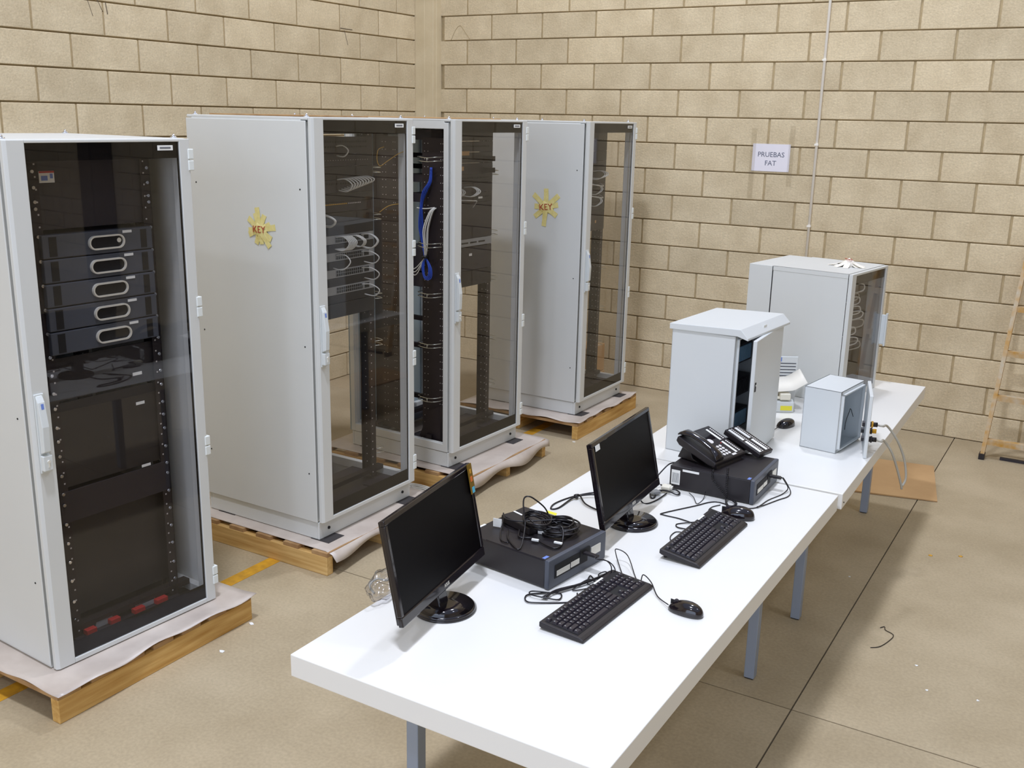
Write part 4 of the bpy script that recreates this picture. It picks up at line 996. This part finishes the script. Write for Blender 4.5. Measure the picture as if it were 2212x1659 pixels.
C('keyboard_cable', [(3.609, -5.101, .76), (3.575, -5.135, .76), (3.585, -5.048, .764), (3.62, -5.054, .768), (3.631, -5.019, .76), (3.595, -4.990, .76), (3.609, -4.962, .764), (3.64, -5.005, .768), (3.600, -5.023, .76), (3.575, -5.01, .76), (3.60, -5.076, .764), (3.635, -5.064, .76), (3.64, -5.03, .76)], .0022, 'tangled loops of cable between the nearer computer and keyboard')
C('usb_cable', [(3.592, -5.010, .825), (3.621, -4.993, .82), (3.639, -4.987, .8), (3.640, -4.992, .77), (3.645, -5.02, .76)], .002, 'usb cable hanging from the front of the nearer computer')
C('usb_cable', [(3.592, -4.995, .818), (3.625, -4.980, .812), (3.647, -4.975, .79), (3.648, -4.98, .762), (3.66, -5.0, .76)], .002, 'second usb cable hanging beside the first, nearer computer')
C('keyboard_cable', [(3.775, -4.150, t_), (3.706, -4.125, t_), (3.67, -4.145, t_), (3.637, -4.212, t_), (3.56, -4.354, t_), (3.568, -4.373, t_), (3.632, -4.374, t_), (3.700, -4.398, .762)], .0024, 'long cable bent in a sharp turn behind the farther keyboard')
C('keyboard_cable', [(3.702, -4.377, .762), (3.651, -4.42, t_), (3.647, -4.442, t_), (3.661, -4.458, t_), (3.693, -4.465, .762)], .0024, 'short cable turn sticking out behind the farther keyboard')
C('keyboard_cable', [(3.698, -4.501, .762), (3.671, -4.502, t_), (3.669, -4.546, t_), (3.682, -4.58, t_), (3.698, -4.590, .762)], .002, 'thin cable arc at the left end of the farther keyboard')
C('mouse_cable', [(3.715, -4.15, t_), (3.695, -4.19, t_), (3.698, -4.234, t_), (3.725, -4.255, t_), (3.757, -4.24, .765)], .0019, 'thin cable of the mouse at the farther keyboard end')
C('usb_cable', [(3.872, -3.868, .82), (3.885, -3.862, .80), (3.895, -3.85, .77), (3.884, -3.90, t_), (3.858, -3.99, t_), (3.842, -4.10, t_), (3.790, -4.140, t_)], .0022, 'usb cable curving round the front of the farther computer')
C('usb_cable', [(3.872, -3.853, .815), (3.890, -3.850, .79), (3.91, -3.86, .762), (3.912, -3.91, t_), (3.892, -3.963, t_), (3.862, -4.053, t_), (3.847, -4.10, .763)], .0022, 'outer usb cable beside the farther computer front')
# coiled handset cord: a small helix wound on a path
path = smooth_path([Vector(p) for p in ((3.70, -4.045, .878), (3.712, -4.082, .86), (3.716, -4.098, .82), (3.722, -4.105, .768), (3.742, -4.149, .763), (3.764, -4.150, .763), (3.768, -4.118, .763), (3.752, -4.100, .766), (3.722, -4.092, .773), (3.69, -4.090, .80), (3.655, -4.088, .835), (3.648, -4.07, .868))], 30)
hel = []
for i, p in enumerate(path):
    tt = (path[min(i + 1, len(path) - 1)] - path[max(i - 1, 0)]).normalized(); nn = tt.orthogonal().normalized(); bb = tt.cross(nn)
    q = i * 1.35; hel.append(p + .0042 * (math.cos(q) * nn + math.sin(q) * bb))
o = ob('coiled_cord', MB().tube(hel, .0014, 5, sub=1), 'bcable'); tag(o, 'coiled handset cord hanging from the desk phone to the table', 'cord')
C('phone_line', [(3.568, -4.110, .765), (3.60, -4.141, .762), (3.633, -4.19, t_), (3.636, -4.13, t_), (3.629, -4.088, .775)], .0015, 'thin line looping down the side of the farther computer')
C('power_cable', [(3.340, -4.40, .768), (3.257, -4.311, .762), (3.192, -4.391, t_), (3.165, -4.498, t_), (3.178, -4.559, t_), (3.199, -4.535, t_), (3.2, -4.433, .762), (3.22, -4.389, .767), (3.278, -4.353, .77), (3.36, -4.42, .775)], .0034, 'thick cable looping out to the left of the farther screen')
C('power_cable', [(3.20, -4.41, .770), (3.22, -4.40, .772), (3.274, -4.454, .765), (3.346, -4.480, .762), (3.40, -4.50, .775)], .0034, 'second thick cable crossing the loop left of the farther screen')
o = ob('cable_tie', MB().cyl((0, 0, 0), .009, .012, 10, 'x'), 'black', None, (3.205, -4.41, .768)); tag(o, 'black tie on the cable loop beside the farther screen', 'tie')
C('video_cable', [(3.43, -4.32, .80), (3.446, -4.298, t_), (3.469, -4.296, t_), (3.484, -4.243, t_), (3.492, -4.160, .762)], .0028, 'cable running from the farther screen foot toward the computer')
C('power_cable', [(3.41, -4.15, .765), (3.432, -4.189, t_), (3.456, -4.232, t_), (3.465, -4.219, t_), (3.453, -4.159, .764), (3.492, -4.148, .768), (3.532, -4.151, .762), (3.535, -4.127, .762), (3.512, -4.112, .766), (3.483, -4.124, .768), (3.44, -4.10, .77)], .0034, 'knotted black cable beside the rear of the farther computer')
C('video_cable', [(3.425, -4.13, .80), (3.44, -4.085, .83), (3.45, -4.04, .845), (3.462, -3.99, .84)], .003, 'cable rising to the rear of the farther computer')
t = root('video_plug', (3.475, -4.125, .768), math.radians(100), 'cream video connector lying beside the farther computer', 'plug')
ob('plug_body', box((-.02, -.018, 0), (.02, .018, .014)), 'cream', t, bevel=.003); ob('plug_pins', box((-.013, -.026, .003), (.013, -.018, .011)), 'silver', t)
t = root('video_plug', (3.452, -4.185, .7600), math.radians(60), 'pale blue connector lying near the farther screen foot', 'plug')
ob('plug_body', box((-.018, -.015, 0), (.018, .015, .014)), 'switch', t, bevel=.003); ob('plug_lead', MB().tube([(.018, 0, .007), (.035, .003, .005)], .003, 6, sub=2), 'bcable', t)
# heap on the nearer computer
hz = .8575
C('power_cable', [(3.28, -5.05, hz + .01), (3.31, -5.1, hz + .005), (3.368, -5.150, hz + .004), (3.385, -5.148, hz + .004), (3.369, -5.101, hz + .02), (3.340, -5.040, .90), (3.322, -5.023, .95), (3.318, -5.012, .978), (3.333, -5.005, .985), (3.348, -4.987, .97), (3.362, -4.945, .93), (3.373, -4.921, .885), (3.40, -4.92, .872)], .0026, 'tall arching loop of cable above the nearer computer')
for k in range(7):
    f = k / 6; cx, cy = 3.425 + .006 * (k % 3 - 1), -4.955 + .008 * (k % 2); rx, ry = .052 + .005 * (k % 3), .058 - .004 * (k % 2)
    C('power_cable', [(cx + rx * math.cos(q * PI / 5 + k), cy + ry * math.sin(q * PI / 5 + k), hz + .004 + .0055 * k + .003 * math.sin(q + k)) for q in range(11)], .0034, 'black cable coil in the heap on the nearer computer', 'coils in the cable heap')
for k in range(4):
    cx, cy = 3.355, -4.985; rx, ry = .055, .035 + .005 * k
    C('power_cable', [(cx + rx * math.cos(q * PI / 5 + k) + .25 * ry * math.sin(q * PI / 5 + k), cy + ry * math.sin(q * PI / 5 + k) - .03 * math.cos(q * PI / 5 + k), hz + .030 + .006 * k + .002 * math.sin(2 * q)) for q in range(11)], .0034, 'black cable loop over the adapter on the nearer computer', 'loops over the adapter')
C('power_cable', [(3.313, -5.03, hz + .012), (3.339, -5.073, hz + .006), (3.382, -5.058, hz + .006), (3.455, -5.083, hz + .005), (3.485, -5.080, hz + .005), (3.480, -5.034, hz + .01), (3.455, -4.998, hz + .045), (3.40, -5.02, hz + .03), (3.33, -5.0, hz + .045)], .003, 'low cable loop along the near side of the heap')
C('power_cable', [(3.215, -4.975, hz + .030), (3.25, -5.02, hz + .034), (3.30, -5.02, hz + .036), (3.37, -4.99, hz + .044), (3.42, -4.97, hz + .052)], .003, 'cable stretched along the adapter in the heap')
C('power_cable', [(3.225, -4.985, hz + .030), (3.245, -5.03, hz + .02), (3.265, -5.075, hz + .006), (3.30, -5.125, hz + .004), (3.33, -5.13, hz + .004)], .0024, 'cable dropping from the adapter end in the heap')
t = root('power_adapter', (3.212, -4.985, hz + .0005), math.radians(-20), 'black power adapter block under the heap of cables', 'adapter')
ob('adapter_case', box((0, 0, 0), (.15, .062, .028)), 'black', t, bevel=.004); ob('adapter_label', box((.004, .05, .0285), (.05, .058, .0292)), 'label', t)
for i, (x, y, l) in enumerate(((3.225, -5.030, 'white cable tag at the left end of the heap'), (3.385, -5.000, 'white cable tag in the middle of the heap'))):
    o = ob('cable_tag', box((-.016, -.001, 0), (.016, .001, .03)), 'label', None, (x, y, hz + .001), (0.0, 0, math.radians(8))); tag(o, l, 'tag')
o = ob('cable_tag', box((-.012, -.004, 0), (.012, .004, .006)), 'label', None, (3.40, -5.075, hz + .008), (0, 0, .2)); tag(o, 'small white cable marker at the near edge of the heap', 'tag')
o = ob('cable_tag', box((-.014, -.004, 0), (.014, .004, .005)), 'label', None, (3.478, -5.060, hz + .012), (0, 0, .1)); tag(o, 'white marker on the coil nearest the computer front', 'tag')
o = ob('yellow_tag', box((-.018, -.010, 0), (.018, .010, .001)), 'yel', None, (3.372, -4.915, hz + .046), (0, .2, .3)); tag(o, 'yellow tag inside the heap of cables', 'tag')

# plastic bag with a cord behind the nearer screen
rnd = random.Random(5)
bm = bmesh.new(); bmesh.ops.create_icosphere(bm, subdivisions=4, radius=1)
for v_ in bm.verts:
    p = v_.co; k = 1 + .13 * math.sin(p.x * 7 + 1) * math.sin(p.y * 6) + .07 * math.sin(p.z * 13 + p.x * 9)
    v_.co = Vector((p.x * .042 * k, p.y * .085 * k, max(-.002, p.z * .040 * k + .036)))
me = bpy.data.meshes.new('bag'); bm.to_mesh(me); bm.free(); me.materials.append(M['bag'])
for p_ in me.polygons: p_.use_smooth = True
t = root('plastic_bag', (3.090, -5.485, TZ + .003), .2, 'clear plastic bag holding a grey cord behind the nearer screen', 'bag')
o = bpy.data.objects.new('bag_film', me); link(o, t)
cable('bagged_cord', [(3.078, -5.52, .772), (3.068, -5.53, .80), (3.073, -5.50, .812), (3.090, -5.47, .80), (3.083, -5.44, .808), (3.097, -5.435, .78), (3.105, -5.46, .768)], .0035, 'gcable', 'grey cord folded inside the clear bag', 'cord')
o = ob('black_plug', MB().box((-.012, -.006, -.006), (.012, .006, .006)).cyl((.012, 0, 0), .003, .012, 8, 'x'), 'black', None, (3.165, -5.405, .835), (0, .1, .9)); tag(o, 'small black plug sticking out behind the nearer screen', 'plug')
cable('plug_lead', [(3.172, -5.395, .835), (3.20, -5.38, .82), (3.23, -5.38, .80)], .0025, 'bcable', 'short lead from the black plug behind the nearer screen')

# ================================================================ FLOOR THINGS
t = root('cardboard_flat', (0, 0, 0), 0, 'flattened tan cardboard sheet on the floor behind the table leg', 'cardboard')
ob('upper_sheet', MB().add([(3.66, -.86, .012), (4.06, -.78, .008), (4.19, -1.47, .008), (3.72, -1.58, .012), (3.66, -.86, .002), (4.06, -.78, .002), (4.19, -1.47, .002), (3.72, -1.58, .002)],
   [(0, 3, 2, 1), (4, 5, 6, 7), (0, 1, 5, 4), (1, 2, 6, 5), (2, 3, 7, 6), (3, 0, 4, 7)]), 'card', t)
scr = [(1.763, -5.57, 'by the nearest pallet beam'), (1.904, -5.089, 'left of the nearest table'), (1.803, -1.681, 'in front of the farthest pallet'), (1.83, -4.846, 'at the end of the nearest pallet'), (3.987, -2.844, 'under the far table'), (4.695, -3.729, 'at the right of the floor'), (4.509, -3.761, 'right of the seam crossing'), (4.437, -3.577, 'beside the curled thread')]
for i, (x, y, l) in enumerate(scr):
    s_ = .012 if i < 4 else .006
    n = 6; v = [(x + s_ * random.uniform(.6, 1.4) * math.cos(k * PI / 3), y + s_ * random.uniform(.4, 1) * math.sin(k * PI / 3), .0015 + .003 * random.random()) for k in range(n)]
    v += [(a_, b_, .0005) for a_, b_, _ in v]
    f = [tuple(range(n)), tuple(range(2 * n - 1, n - 1, -1))] + [(k, k + n, (k + 1) % n + n, (k + 1) % n) for k in range(n)]
    o = ob('paper_scrap', MB().add(v, f), 'label'); tag(o, 'tiny white scrap on the floor ' + l, 'scrap', 'scraps on the floor')
for x, y, l in ((4.291, -2.332, 'nearer the table'), (4.43, -2.254, 'farther from the table')):
    o = ob('yellow_chip', MB().cyl((x, y, .0005), .012, .002, 7, r2=.008), 'yellow'); tag(o, 'small yellow paint fleck on the floor ' + l, 'fleck', 'yellow flecks on the floor')
cable('dark_thread', [(4.237, -3.531, .003), (4.27, -3.50, .003), (4.295, -3.42, .003), (4.30, -3.36, .004), (4.26, -3.33, .003), (4.25, -3.30, .003), (4.235, -3.32, .003)], .0018, 'bcable', 'thin dark curl of thread on the lit floor', 'thread')
cable('white_floor_cable', [(3.42, -5.55, .005), (3.55, -5.35, .005), (3.62, -5.05, .005), (3.55, -4.75, .005)], .004, 'wcable', 'white cable lying on the floor under the nearest table', 'cable')
